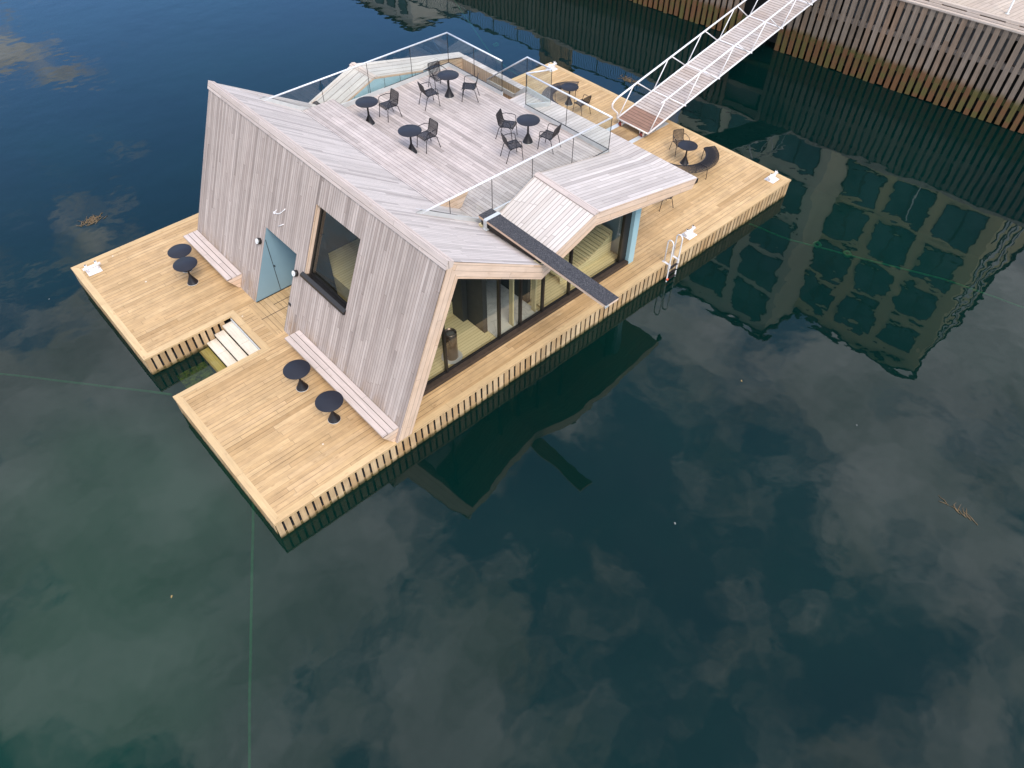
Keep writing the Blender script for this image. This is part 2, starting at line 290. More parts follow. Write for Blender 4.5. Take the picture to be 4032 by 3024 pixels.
# ------------------------------------------------------------------ mesh builder
class MB:
    def __init__(s): s.v = []; s.f = []; s.uv = []; s.r = []; s.sm = []
    def face(s, pts, d=None, rnd=0.0, off=(0, 0), smooth=False, cax=None):
        pts = [V(p) for p in pts]
        n = V((0, 0, 0))
        for i in range(len(pts)):
            a, b_ = pts[i], pts[(i + 1) % len(pts)]
            n += a.cross(b_)
        if n.length < 1e-12: return
        n.normalize()
        d = V(d) if d is not None else pts[1] - pts[0]
        d = d - n * d.dot(n)
        if d.length < 1e-9: d = n.orthogonal()
        d.normalize()
        # fixed handedness so that coplanar neighbours share the same board pattern
        if max(d, key=abs) < 0: d = -d
        c = n.cross(d)
        if max(c, key=abs) < 0: c = -c
        if cax is not None: c = V(cax)
        i0 = len(s.v); s.v += [tuple(p) for p in pts]
        s.f.append(tuple(range(i0, i0 + len(pts))))
        s.uv += [(p.dot(d) + off[0], p.dot(c) + off[1]) for p in pts]
        s.r.append(rnd); s.sm.append(smooth)
    def hexa(s, b4, t4, d=None, rnd=0.0, off=(0, 0)):
        """b4 bottom ring ccw seen from above, t4 top ring"""
        s.face(list(reversed(b4)), d, rnd, off); s.face(t4, d, rnd, off)
        for i in range(4):
            j = (i + 1) % 4
            s.face([b4[i], b4[j], t4[j], t4[i]], d, rnd, off)
    def patch(s, a, b_, c, d_, n=10, m=10):
        a, b_, c, d_ = map(V, (a, b_, c, d_))
        P = lambda i, j: a.lerp(b_, i / n).lerp(d_.lerp(c, i / n), j / m)
        for i in range(n):
            for j in range(m):
                q = [P(i, j), P(i + 1, j), P(i + 1, j + 1), P(i, j + 1)]
                if (q[1] - q[0]).cross(q[3] - q[0]).z < 0: q.reverse()
                k0 = len(s.v); s.v += [tuple(p) for p in q]; s.f.append((k0, k0 + 1, k0 + 2, k0 + 3))
                s.uv += [(p.x * 1.03, p.y) for p in q]; s.r.append(0.0); s.sm.append(False)
    def box(s, x0, x1, y0, y1, z0, z1, d=None, rnd=0.0, off=(0, 0)):
        s.hexa([(x0, y0, z0), (x1, y0, z0), (x1, y1, z0), (x0, y1, z0)], [(x0, y0, z1), (x1, y0, z1), (x1, y1, z1), (x0, y1, z1)], d, rnd, off)
    def obox(s, c, ax, ay, az, d=None, rnd=0.0, off=(0, 0)):
        """oriented box: centre, half-axis vectors"""
        c, ax, ay, az = V(c), V(ax), V(ay), V(az)
        q = [c - ax - ay, c + ax - ay, c + ax + ay, c - ax + ay]
        s.hexa([p - az for p in q], [p + az for p in q], d, rnd, off)
    def prism(s, poly, ext, d=None, rnd=0.0, dirs=None):
        """poly: 3-D outline, ext: extrusion vector"""
        ext = V(ext); A = [V(p) for p in poly]; B = [p + ext for p in A]
        s.face(A, d, rnd); s.face(list(reversed(B)), d, rnd)
        for i in range(len(A)):
            j = (i + 1) % len(A)
            s.face([A[j], A[i], B[i], B[j]], (A[j] - A[i]) if dirs is None else dirs, rnd)
    def bar(s, a, b, w, h, up=(0, 0, 1), rnd=0.0, off=(0, 0)):
        a, b = V(a), V(b); d = (b - a); L = d.length; d.normalize()
        sd = d.cross(V(up)).normalized(); u = sd.cross(d)
        s.obox((a + b) / 2, d * L / 2, sd * w / 2, u * h / 2, d, rnd, off)
    def tube(s, pts, r, n=8, closed=False, caps=True, flat=None):
        pts = [V(p) for p in pts]; m = len(pts)
        rr = r if isinstance(r, (list, tuple)) else [r] * m
        T = []
        for i in range(m):
            a = pts[i - 1] if (i > 0 or closed) else pts[i]; b_ = pts[(i + 1) % m] if (i < m - 1 or closed) else pts[i]
            T.append((b_ - a).normalized())
        u = T[0].orthogonal().normalized(); rings = []
        for i in range(m):
            u = (u - T[i] * u.dot(T[i])).normalized(); w = T[i].cross(u)
            i0 = len(s.v)
            for k in range(n):
                a = 2 * math.pi * k / n
                s.v.append(tuple(pts[i] + (u * math.cos(a) + w * math.sin(a)) * rr[i]))
            rings.append(i0)
        rng = range(m if closed else m - 1)
        for i in rng:
            a0, b0 = rings[i], rings[(i + 1) % m]
            for k in range(n):
                k2 = (k + 1) % n
                s.f.append((a0 + k, a0 + k2, b0 + k2, b0 + k)); s.uv += [(0, 0)] * 4; s.r.append(0.0); s.sm.append(True)
        if caps and not closed:
            s.f.append(tuple(reversed(range(rings[0], rings[0] + n)))); s.uv += [(0, 0)] * n; s.r.append(0.0); s.sm.append(False)
            s.f.append(tuple(range(rings[-1], rings[-1] + n))); s.uv += [(0, 0)] * n; s.r.append(0.0); s.sm.append(False)
    def lathe(s, prof, c=(0, 0, 0), n=24):
        c = V(c); rings = []
        for r_, z in prof:
            i0 = len(s.v)
            for k in range(n):
                a = 2 * math.pi * k / n; s.v.append((c.x + r_ * math.cos(a), c.y + r_ * math.sin(a), c.z + z))
            rings.append(i0)
        for i in range(len(prof) - 1):
            a0, b0 = rings[i], rings[i + 1]
            flat = abs(prof[i][1] - prof[i + 1][1]) < 1e-4 or abs(prof[i][0] - prof[i + 1][0]) < 1e-4
            for k in range(n):
                k2 = (k + 1) % n
                s.f.append((a0 + k, a0 + k2, b0 + k2, b0 + k)); s.uv += [(0, 0)] * 4; s.r.append(0.0); s.sm.append(True)
        for i0, rev in ((rings[0], True), (rings[-1], False)):
            q = range(i0, i0 + n); s.f.append(tuple(reversed(q)) if rev else tuple(q)); s.uv += [(0, 0)] * n; s.r.append(0.0); s.sm.append(False)
    def build(s, name, mat, parent=None):
        me = bpy.data.meshes.new(name); me.from_pydata(s.v, [], s.f)
        uvl = me.uv_layers.new(name='UVMap')
        for i, q in enumerate(s.uv): uvl.data[i].uv = q
        at = me.attributes.new('rnd', 'FLOAT', 'FACE')
        at.data.foreach_set('value', s.r)
        me.polygons.foreach_set('use_smooth', s.sm)
        me.materials.append(mat); me.update()
        o = bpy.data.objects.new(name, me); COL.objects.link(o)
        if parent is not None: o.parent = parent
        return o

def tag(o, label=None, cat=None, group=None, kind=None):
    if label: o['label'] = label
    if cat: o['category'] = cat
    if group: o['group'] = group
    if kind: o['kind'] = kind
    return o
def empty(name, label, cat, loc=(0, 0, 0), rz=0.0, group=None):
    o = bpy.data.objects.new(name, None); COL.objects.link(o); o.location = loc; o.rotation_euler = (0, 0, rz)
    return tag(o, label, cat, group)
def kids(o): return [c for c in bpy.data.objects if c.parent == o]
def copy_tree(o, parent=None):
    c = o.copy(); COL.objects.link(c); c.parent = parent
    for ch in kids(o): copy_tree(ch, c)
    return c

# ------------------------------------------------------------------ setting: water, seabed
b = MB(); b.face([(-400, -400, WATER), (600, -400, WATER), (600, 600, WATER), (-400, 600, WATER)], (1, 0, 0))
tag(b.build('water', M['water']), kind='structure')
b = MB(); b.face([(-400, -400, -7), (600, -400, -7), (600, 600, -7), (-400, 600, -7)], (1, 0, 0))
tag(b.build('seabed', M['seabed']), kind='structure')

# ------------------------------------------------------------------ floating deck
L, W = 21.37, 12.57
NX, NY0, NY1 = 2.68, 5.33, 7.14         # the notch with the steps
X = (1, 0, 0); Y = (0, 1, 0); Z = (0, 0, 1)
deck = empty('floating_deck', 'large floating timber deck of warm yellow pine boards carrying the grey building', 'deck', (0, 0, 0))
TR = 0.20
b = MB()
def slab(x0, x1, y0, y1, d, off=(0, 0), z1=0.0): b.box(x0, x1, y0, y1, z1 - 0.05, z1, d, 0.0, off)
slab(TR, NX + TR, TR, NY0 - TR, X); slab(TR, NX + TR, NY1 + TR, W - TR, X)
slab(NX + TR, 3.25, TR, W - TR, X)
slab(3.25, L - TR, TR, 5.5, X); slab(3.25, L - TR, 7.2, W - TR, X)
slab(5.2, L - TR, 5.5, 7.2, X)
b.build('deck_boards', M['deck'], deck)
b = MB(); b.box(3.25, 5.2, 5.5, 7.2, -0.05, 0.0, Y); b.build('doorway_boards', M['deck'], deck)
b = MB()
def trim(p, q, inn, rn):   # mitred edge board from p to q, inn = inner offset vector
    p, q, inn = V(p), V(q), V(inn); d = (q - p).normalized() * TR
    return p, q, inn, d, rn
def mitre(p, q, sp, sq, inn, rn):
    """p,q outer ends; sp,sq how far the inner ends are moved along the edge"""
    p, q, inn = V(p), V(q), V(inn); d = (q - p).normalized()
    pi, qi = p + inn + d * sp, q + inn - d * sq
    t = [p, q, qi, pi]
    if (q - p).cross(inn).z < 0: t = [p, pi, qi, q]
    h = V((0, 0, 0.05)); up = V((0, 0, 0.003))
    b.hexa([v - h for v in t], [v + up for v in t], d, rn, (rn * 3.3, -t[0].dot(V((-d.y, d.x, 0))) ))
mitre((0, 0, 0), (L, 0, 0), TR, TR, (0, TR, 0), 0.1)
mitre((L, 0, 0), (L, W, 0), TR, TR, (-TR, 0, 0), 0.2)
mitre((L, W, 0), (0, W, 0), TR, TR, (0, -TR, 0), 0.3)
mitre((0, W, 0), (0, NY1, 0), TR, TR, (TR, 0, 0), 0.4)
mitre((0, NY1, 0), (NX, NY1, 0), TR, -TR, (0, TR, 0), 0.5)
mitre((NX, NY1, 0), (NX, NY0, 0), -TR, -TR, (TR, 0, 0), 0.6)
mitre((NX, NY0, 0), (0, NY0, 0), -TR, TR, (0, -TR, 0), 0.7)
mitre((0, NY0, 0), (0, 0, 0), TR, TR, (TR, 0, 0), 0.8)
b.build('edge_trim', M['deck_trim'], deck)
# vertical skirt boards; each side is one part
def skirt(p, q, nrm, name='skirt_boards', w=0.147, pitch=0.207, zb=-0.645):
    b = MB(); p, q, nrm = V(p), V(q), V(nrm); d = (q - p); n = int(d.length / pitch); d.normalize()
    for i in range(n):
        c = p + d * (pitch * (i + 0.5)) - nrm * 0.025
        z0 = zb - R.uniform(0.0, 0.05); j = R.uniform(-0.006, 0.006)
        z1 = -0.052
        ww = w * R.uniform(0.96, 1.03)
        b.obox((c.x + d.x * j, c.y + d.y * j, (z0 + z1) / 2), d * ww / 2, nrm * 0.010, (0, 0, (z1 - z0) / 2), Z, R.random() * 50, (R.random() * 9, 5.0))
        # the wet foot of the board goes on below the water, ragged and dark
    return b.build(name, M['skirt'], deck)
skirt((0, 0, 0), (L, 0, 0), (0, -1, 0)); skirt((L, 0, 0), (L, W, 0), (1, 0, 0)); skirt((L, W, 0), (0, W, 0), (0, 1, 0))
skirt((0, W, 0), (0, NY1, 0), (-1, 0, 0)); skirt((0, NY0, 0), (0, 0, 0), (-1, 0, 0))
skirt((0, NY1, 0), (NX, NY1, 0), (0, -1, 0)); skirt((NX, NY0, 0), (0, NY0, 0), (0, 1, 0))
b = MB()
for (x0, x1, y0, y1) in ((0.05, L - 0.05, 0.05, NY0 - 0.05), (0.05, L - 0.05, NY1 + 0.05, W - 0.05), (NX + 0.1, L - 0.05, NY0 - 0.04, NY1 + 0.04)):
    b.box(x0 + 0.05, x1 - 0.05, y0 + 0.03, y1 - 0.03, -0.60, -0.30)
b.build('float_hull', M['float'], deck)
b = MB()
for (x0, x1, y0, y1) in ((0.03, L - 0.03, 0.045, NY0 - 0.045), (0.03, L - 0.03, NY1 + 0.045, W - 0.045), (NX + 0.1, L - 0.03, NY0 - 0.06, NY1 + 0.06)):
    b.box(x0 + 0.03, x1 - 0.03, y0, y1, -0.90, -0.575, X, 0.5)
b.build('wale_beam', M['skirt'], deck)
# steps going down into the water in the notch
for k, (x1, z) in enumerate(((2.655, -0.17), (2.35, -0.33), (2.05, -0.49), (1.75, -0.662))):
    b = MB(); b.box(x1 - 0.30, x1 - 0.005, NY0 + 0.01, NY1 - 0.01, z - 0.06, z, Y, R.random() * 9, (R.random() * 5, 0.3))
    if k < 3: b.box(x1 - 0.27, x1 - 0.245, NY0 + 0.03, NY1 - 0.03, z - 0.16, z - 0.06, Y, 3.0)
    b.build('stair_tread', M['stair'], deck)
b = MB()                     # mossy submerged treads and landing
b.box(0.55, 1.42, NY0 + 0.05, NY1 - 0.25, -0.95, -0.85, Y)
ob = b.build('submerged_step', plain('yellow brown seaweed on the sunken step', (0.85, 0.62, 0.08), 0.9, 0, 0.8, 9), deck)
b = MB(); b.box(NX - 0.035, NX - 0.012, NY0 + 0.02, NY1 - 0.02, -0.20, -0.052, Y); b.build('step_nosing', M['channel'], deck)
# steel roller rails let into the far part of the deck, and dark joint lines by the door
for y in (5.66, 6.86):
    b = MB(); b.box(18.0, L - 0.22, y - 0.10, y + 0.10, 0.0, 0.006); b.build('roller_track', M['channel'], deck)
b = MB(); b.box(3.3, 5.2, 6.38, 6.40, 0.0, 0.003); b.box(3.9, 5.2, 6.72, 6.74, 0.0, 0.003); b.build('hatch_joint', M['frame'], deck)

# ------------------------------------------------------------------ building
bld = empty('floating_sauna', 'angular floating sauna building clad in silvery grey boards with a roof terrace', 'building', (0, 0, 0))
K, XB, ZR = 0.43, 3.55, 4.78
XR = XB + K * ZR
Y0, Y1 = 0.0, 11.08
def wp(y, z, o=0.0):           # point on the leaning front wall, o = outward offset
    n = V((-1, 0, K)).normalized(); p = V((XB + K * z, y, z)) + n * o; return p
WD = V((K, 0, 1)).normalized()  # up the wall
DY0, DY1, DZ = 5.53, 7.16, 2.30
WY0, WY1, WZ0, WZ1 = 3.03, 5.02, 1.99, 3.88
# front wall as a grid with the door and window left open
ys = [Y0, WY0, WY1, DY0, DY1, Y1]; zs = [0.0, WZ0, DZ, WZ1, ZR]
b = MB()
for i in range(len(ys) - 1):
    for j in range(len(zs) - 1):
        yc, zc = (ys[i] + ys[i + 1]) / 2, (zs[j] + zs[j + 1]) / 2
        if WY0 < yc < WY1 and WZ0 < zc < WZ1: continue
        if DY0 < yc < DY1 and zc < DZ: continue
        b.face([wp(ys[i + 1], zs[j]), wp(ys[i], zs[j]), wp(ys[i], zs[j + 1]), wp(ys[i + 1], zs[j + 1])], WD)
wall = b.build('front_wall', M['wall'], bld)
b = MB()
b.face([wp(Y1, 0), wp(Y1, ZR), (XR + 0.35, Y1, ZR - 0.45), (XB + 0.47, Y1, 0)], WD)
b.build('gable_frame', M['fascia'], bld)
b = MB()
b.face([wp(Y0, 0), (XB + 0.47, Y0, 0), (XB + 0.47 + 0.435 * 4.18, Y0, 4.18), (XR + 0.02, Y0, ZR)], WD)
b.build('gable_frame', M['fascia'], bld)
b = MB()                        # capping board along the ridge
up = V((0, 0, 1)); n0 = V((-1, 0, K)).normalized(); sl = V((3.05, 0, -1.93)).normalized()
b.face([wp(Y1 + .02, ZR - 0.17, .035), wp(Y0 - .02, ZR - 0.17, .035), wp(Y0 - .02, ZR + 0.05, .035), wp(Y1 + .02, ZR + 0.05, .035)], Y, 0.3, (0, 0.05))
b.face([wp(Y1 + .02, ZR + .05, .035), wp(Y0 - .02, ZR + .05, .035), V((XR + 0.16, Y0 - .02, ZR - 0.03)), V((XR + 0.16, Y1 + .02, ZR - 0.03))], Y, 0.7, (0, 0.05))
for y in (Y0 - .02, Y1 + .02):
    b.face([wp(y, ZR - 0.17, .035), wp(y, ZR + .05, .035), V((XR + 0.16, y, ZR - 0.03)), V((XR + 0.1, y, ZR - 0.17))], Z)
b.face([wp(Y1 + .02, ZR - 0.17, .035), wp(Y0 - .02, ZR - 0.17, .035), wp(Y0 - .02, ZR - 0.17, 0), wp(Y1 + .02, ZR - 0.17, 0)], Y)
b.build('ridge_cap', M['bench'], bld)

TZ = 2.84                       # terrace floor
RY0, RY1, RX = 2.70, 10.48, 14.0   # glass railing lines
RT = 4.03
# roof planes
b = MB()
A0, A1 = V((XR + .1, Y0, ZR - .03)), V((XR + .1, Y1, ZR - .03))
V0, V1 = V((8.6, Y0, 3.05)), V((8.6, Y1 + .06, 3.08))
I0, I1 = V((8.72, 2.62, TZ + .01)), V((8.72, 10.56, TZ + .01))
b.face([A0, I0, I1, A1], X, cax=Y); b.face([A0, V0, I0], X, cax=Y); b.face([A1, I1, V1], X, cax=Y)
b.build('front_roof', M['slope'], bld)
P0, P1 = V((10.5, Y0, 3.74)), V((10.47, Y1 + .06, 3.80))
F0, F1 = V((14.97, Y0, 2.86)), V((14.97, Y1, 2.87))
L0, L1 = V((9.50, 2.64, TZ + .03)), V((9.54, 10.62, TZ + .04))
Q0, Q1 = V((10.87, 2.64, 3.49)), V((10.91, 10.62, 3.39))
C0, C1 = V((14.04, 2.64, TZ + .06)), V((13.72, 10.62, TZ + 0.04))
b = MB(); b.patch(V0, P0, Q0, L0); b.face([V0, I0, L0][::-1], X, cax=Y)
b.build('hood_slope', M['hood'], bld)
b = MB(); b.patch(P0, F0, C0, Q0, 14, 14)
b.face([F0, V((14.97, 2.64, 2.865)), C0], X, cax=Y)
b.build('hood_top', M['roof'], bld)
b = MB(); b.patch(V1, P1, Q1, L1); b.face([V1, L1, I1][::-1], X, cax=Y)
b.build('hood_slope', M['farhood'], bld)
b = MB(); M1, MO = V((12.95, 10.62, 2.985)), V((12.95, Y1 + .03, 3.28))
b.patch(P1, MO, M1, Q1, 12, 4); b.patch(MO, V((13.72, Y1 + .02, 3.12)), V((13.72, 10.62, 3.09)), M1, 3, 4); b.face([V((13.72, 10.62, 3.10)), V((14.97, 10.62, 2.86)), F1, V((13.72, Y1 + .02, 3.12))], X, cax=Y)
b.build('hood_top', M['farhood'], bld)
for (p, q, s) in ((P0, Q0, 1), (P1, Q1, -1)):      # ridge boards of the two hoods
    d = (q - p).normalized(); sx = V((1, 0, -0.2)).normalized(); sx2 = V((-1, 0, -0.37)).normalized(); u = V((0, 0, 0.035))
    b = MB(); p2, q2 = p - d * 0.02, q + d * 0.02
    b.face([p2 + u, p2 + u + sx * 0.11, q2 + u + sx * 0.11, q2 + u], d, 0.2, (0, .05)); b.face([p2 + u, q2 + u, q2 + u + sx2 * 0.11, p2 + u + sx2 * 0.11], d, 0.9, (0, .05))
    for e in (p2, q2): b.face([e + u, e + u + sx * .11, e - u, e + u + sx2 * .11], d)
    b.face([p2 + u + sx * .11, p2 - u + sx * .11, q2 - u + sx * .11, q2 + u + sx * .11], d); b.face([p2 + u + sx2 * .11, p2 - u + sx2 * .11, q2 - u + sx2 * .11, q2 + u + sx2 * .11], d)
    b.build('hood_ridge_board', M['bench'], bld)
# blue panel under the inner edge of the far hood (and its twin on the near side)
def inner_panel(y, L_, Q_, C_, seams, s):
    b = MB(); lo = TZ - 0.02
    b.face([(L_.x - .3, y, lo), (C_.x, y, lo), (C_.x, y, C_.z - .06), (Q_.x, y, Q_.z - 0.07), (L_.x, y, L_.z - .05)], X)
    o = b.build('blue_side_panel', M['blue'], bld)
    for x in seams:
        b = MB(); b.box(x - .006, x + .006, y - .006 * s, y - .002 * s, lo, TZ + 0.55 - abs(x - Q_.x) * (.35 if x < Q_.x else .16) - 0.08); b.build('panel_seam', M['frame'], o)
    b = MB()
    for (p, q) in ((L_, Q_), (Q_, C_ if s < 0 else V((12.95, 10.62, 2.985)))): b.face([p + V((0, -.004 * s, .003)), q + V((0, -.004 * s, .003)), q + V((0, -.004 * s, -.07)), p + V((0, -.004 * s, -.07))], q - p)
    b.build('hood_edge_board', M['fascia'], bld)
inner_panel(10.62, L1, Q1, C1, (10.05, 10.62, 11.3, 11.95, 12.6, 13.2), 1)
inner_panel(2.64, L0, Q0, C0, (10.05, 10.7, 11.4, 12.1), -1)
# near and far eaves: fascia with the folded outline
def fascia(y, s, pts, low):
    b = MB()
    for i in range(len(pts) - 1):
        a, c, c2, a2 = pts[i], pts[i + 1], low[i + 1], low[i]
        q = [(a[0], y, a[1]), (c[0], y, c[1]), (c2[0], y, c2[1]), (a2[0], y, a2[1])]
        b.face(q if s > 0 else q[::-1], V(q[1]) - V(q[0]), 0.11 * i, (0, 0.02 * i))
    b.face([(14.97, y, 2.86), (14.97, y - 0.001 + 0.3 * s, 2.86), (14.80, y + 0.3 * s, 2.56), (14.80, y, 2.56)], Y)
    return b.build('eave_fascia', M['fascia'], bld)
top = [(XR + .02, ZR), (8.6, 3.05), (10.5, 3.74), (14.97, 2.86)]
low = [(5.84, 4.18), (8.57, 2.60), (10.53, 3.33), (14.80, 2.55)]
fascia(Y0, 1, top, low); fascia(Y1, -1, top, low)
def zlow(x):
    pts = [(4.02, 0.0), (5.84, 4.18), (8.57, 2.60), (10.53, 3.33), (14.80, 2.55)]
    for i in range(len(pts) - 1):
        if pts[i][0] <= x <= pts[i + 1][0]:
            t = (x - pts[i][0]) / (pts[i + 1][0] - pts[i][0]); return pts[i][1] + t * (pts[i + 1][1] - pts[i][1])
    return 2.5
GY = 0.98
b = MB()                        # soffit and inner reveal boards behind the fascia
pts = [(4.02, 0.0), (5.84, 4.18), (8.57, 2.60), (10.53, 3.33), (14.80, 2.55)]
for i in range(4):
    (x0, z0), (x1, z1) = pts[i], pts[i + 1]
    b.face([(x0, Y0, z0), (x0, 2.0, z0), (x1, 2.0, z1), (x1, Y0, z1)], X if i else WD)
b.face([(13.5, 2.0, 2.79), (14.8, 2.0, 2.55), (14.8, 7.2, 2.55), (13.5, 7.2, 2.79)], X)
b.build('soffit', M['inner'], bld)
b = MB()                        # eave over the entrance side
b.face([(14.97, Y0, 2.86), (14.97, Y1, 2.86), (14.80, Y1, 2.55), (14.80, Y0, 2.55)], Y)
b.build('entrance_fascia', M['fascia'], bld)
# glazed side: frames, sill, panes
b = MB(); b.box(4.05, 13.32, 0.80, GY + .05, 0.0, 0.13, X); b.build('glazing_sill', M['dark'], bld)
mull = [5.99, 7.93, 8.74, 9.63, 10.74, 13.12]
edges = [4.10] + mull
b = MB()
b.box(4.08, 13.3, GY - .03, GY + .03, 0.13, 0.19)
for x in mull[:-1]: b.box(x - .03, x + .03, GY - .05, GY + .05, 0.13, zlow(x))
b.box(13.0, 13.30, GY - .05, GY + .05, 0.13, zlow(13.1)); b.build('glazing_frame', M['frame'], bld)
for i in range(len(edges) - 1):
    x0, x1 = edges[i] + .03, edges[i + 1] - .03; brk = [x for x in (5.84, 8.57, 10.53) if x0 < x < x1]
    xs = [x0] + brk + [x1]
    poly = [(x0, GY, 0.19), (x1, GY, 0.19)] + [(x, GY, max(zlow(x) - .01, 0.2)) for x in reversed(xs)]
    b = MB(); b.face(poly, X); b.build('glass_pane', M['pane'], bld)
b = MB(); b.box(13.30, 13.56, 0.80, GY + .05, 0.0, zlow(13.4) - .005, Z); b.build('corner_post', M['blue'], bld)
b = MB(); b.box(13.40, 13.52, GY + .05, Y1 - .3, 0.0, 2.75, Z); b.build('entrance_wall', M['bluedoor'], bld)
b = MB(); b.face([(XB + .47, Y1 - .2, 0), (13.5, Y1 - .2, 0), (13.5, Y1 - .2, 2.79), (10.53, Y1 - .2, 3.33), (8.57, Y1 - .2, 2.60), (5.84, Y1 - .2, 4.18)], Z)
b.build('side_wall', M['wall'], bld)
b = MB(); b.box(15.0 - .04, 15.13, 0.06, 0.22, 2.60, 2.74); b.box(14.9, 14.98, .1, .16, 2.66, 2.70); b.build('security_lamp', M['frame'], bld)

# front window: reveals, black frame, pane, sill
wf = empty('front_window', None, None); wf.parent = bld
n = V((-1, 0, K)).normalized(); dep = 0.20
b = MB()
b.face([wp(WY1, WZ0), wp(WY1, WZ1), wp(WY1, WZ1, -dep), wp(WY1, WZ0, -dep)], WD)
b.build('window_reveal', M['fascia'], wf)
b = MB()
b.face([wp(WY0, WZ0), wp(WY0, WZ1), wp(WY0, WZ1, -dep), wp(WY0, WZ0, -dep)][::-1], WD)
b.face([wp(WY0, WZ1), wp(WY1, WZ1), wp(WY1, WZ1, -dep), wp(WY0, WZ1, -dep)], Y)
b.face([wp(WY0, WZ0), wp(WY1, WZ0), wp(WY1, WZ0, -dep), wp(WY0, WZ0, -dep)][::-1], Y)
fw = 0.07
for (ya, yb, za, zb) in ((WY1 - fw, WY1, WZ0, WZ1), (WY0, WY0 + fw, WZ0, WZ1), (WY0 + fw, WY1 - fw, WZ1 - fw, WZ1), (WY0 + fw, WY1 - fw, WZ0, WZ0 + fw)):
    b.hexa([wp(ya, za, -dep), wp(yb, za, -dep), wp(yb, zb, -dep), wp(ya, zb, -dep)], [wp(ya, za, -dep + .06), wp(yb, za, -dep + .06), wp(yb, zb, -dep + .06), wp(ya, zb, -dep + .06)])
b.build('window_frame', M['frame'], wf)
b = MB(); b.face([wp(WY1, WZ0, -dep + .03), wp(WY0, WZ0, -dep + .03), wp(WY0, WZ1, -dep + .03), wp(WY1, WZ1, -dep + .03)], Y); b.build('glass_pane', M['pane'], wf)
b = MB(); q = [wp(WY0 - .02, WZ0 - .05, -.01), wp(WY1 + .12, WZ0 - .05, -.01), wp(WY1 + .12, WZ0 + .015, -.1), wp(WY0 - .02, WZ0 + .015, -.1)]
b.hexa([wp(WY1 + .1, WZ0 - .10, .0), wp(WY0 - .02, WZ0 - .10, .0), wp(WY0 - .02, WZ0 - .10, .07), wp(WY1 + .1, WZ0 - .10, .07)],
       [wp(WY1 + .1, WZ0 + .03, .0), wp(WY0 - .02, WZ0 + .03, .0), wp(WY0 - .02, WZ0 - .04, .08), wp(WY1 + .1, WZ0 - .04, .08)], Y)
b.build('window_sill', M['frame'], wf)
# entrance recess in the front wall
b = MB(); xe = 5.25
for y, s in ((DY1, 1), (DY0, -1)):
    q = [(XB, y, 0.02), (xe, y, 0.02), (xe, y, DZ), (XB + K * DZ, y, DZ)]
    b.face(q if s > 0 else q[::-1], Z)
b.face([(xe, DY1, 0.02), (xe, DY0, 0.02), (xe, DY0, DZ), (xe, DY1, DZ)], Z)
b.face([(XB + K * DZ, DY1, DZ), (xe, DY1, DZ), (xe, DY0, DZ), (XB + K * DZ, DY0, DZ)], Y)
rec = b.build('blue_entrance_recess', M['bluedoor'], bld)
b = MB(); b.box(4.395, 4.41, DY1 - .008, DY1 - .003, 0.03, 1.93); b.box(4.412, 4.44, DY1 - .05, DY1 - .008, 0.95, 0.98); b.build('door_joint', M['frame'], rec)
b = MB(); b.box(XB + .02, xe, DY1 - .02, DY1 - .004, 0.0, 0.018); b.build('threshold', M['frame'], rec)
# wall lamps by the entrance
for y, z in ((7.38, 1.80), (5.38, 1.83)):
    c0, c1 = wp(y, z, 0.0), wp(y, z, 0.10); nn = (c1 - c0).normalized()
    b = MB(); b.tube([c0, c1], 0.095, 20); o = b.build('wall_lamp', M['frame'], bld)
    b = MB(); b.tube([c1 + nn * .001, c1 + nn * .012], 0.082, 20); b.build('lamp_glass', M['lampwhite'], o)
    b = MB(); b.tube([c1 + nn * .012 + V((0, -.035, -.02)), c1 + nn * .02 + V((0, -.035, -.02))], 0.032, 12); b.build('lamp_sensor', M['channel'], o)
# white emblem on the wall above the door: a curved stroke with a dot and a short bar
b = MB(); c = []
for t in range(9):
    t /= 8; y = 6.80 - 0.44 * t; z = 2.87 + 0.28 * t * t + 0.02 * t
    c.append(wp(y, z, .012))
b.tube(c, 0.014, 6); b.tube([wp(6.83, 2.86, 0.0), wp(6.83, 2.86, .035)], 0.038, 12)
b.tube([wp(6.83, 2.86, .012), wp(6.76, 2.97, .012)], 0.012, 6)
b.tube([wp(6.56, 2.60, .012), wp(6.33, 2.76, .012)], 0.014, 6)
b.build('wall_emblem', M['white'], bld)

# terrace floor, with the stairwell left open
b = MB()
b.face([(8.70, 2.5, TZ), (14.0, 2.5, TZ), (14.0, 10.64, TZ), (8.70, 10.64, TZ)], Y)
b.build('terrace_floor', M['terrace'], bld)
b = MB()
b.face([(14.0, 5.98, TZ + .04), (14.72, 5.98, TZ + .03), (14.97, 5.98, 2.865), (14.97, 2.62, 2.865), (14.0, 2.62, TZ + .055)][::-1], X)
b.face([(14.0, 5.98, TZ), (14.97, 5.98, 2.865), (14.97, 7.22, 2.865), (14.0, 7.22, TZ)], X)
b.build('rear_roof_strip', M['roof'], bld)
b = MB()                        # parapet of the stairwell
b.box(14.72, 14.965, 7.22, 10.70, 2.50, 2.885, X)
b.build('stair_parapet', M['roof'], bld)
b = MB()
b.face([(14.718, 7.22, 0), (14.718, 10.62, 0), (14.718, 10.62, 2.87), (14.718, 7.22, 2.87)], Z)
b.face([(14.0, 10.615, 0), (13.72, 10.615, 3.08), (14.718, 10.615, 2.87), (14.718, 10.615, 0)], X)
b.face([(14.003, 7.22, 0), (14.003, 10.62, 0), (14.003, 10.62, TZ), (14.003, 7.22, TZ)], Z)
b.face([(13.72, 10.617, TZ - .02), (14.0, 10.617, TZ - .02), (14.0, 10.617, 3.0), (13.72, 10.617, 3.09)], X)
b.build('stairwell_lining', M['inner'], bld)
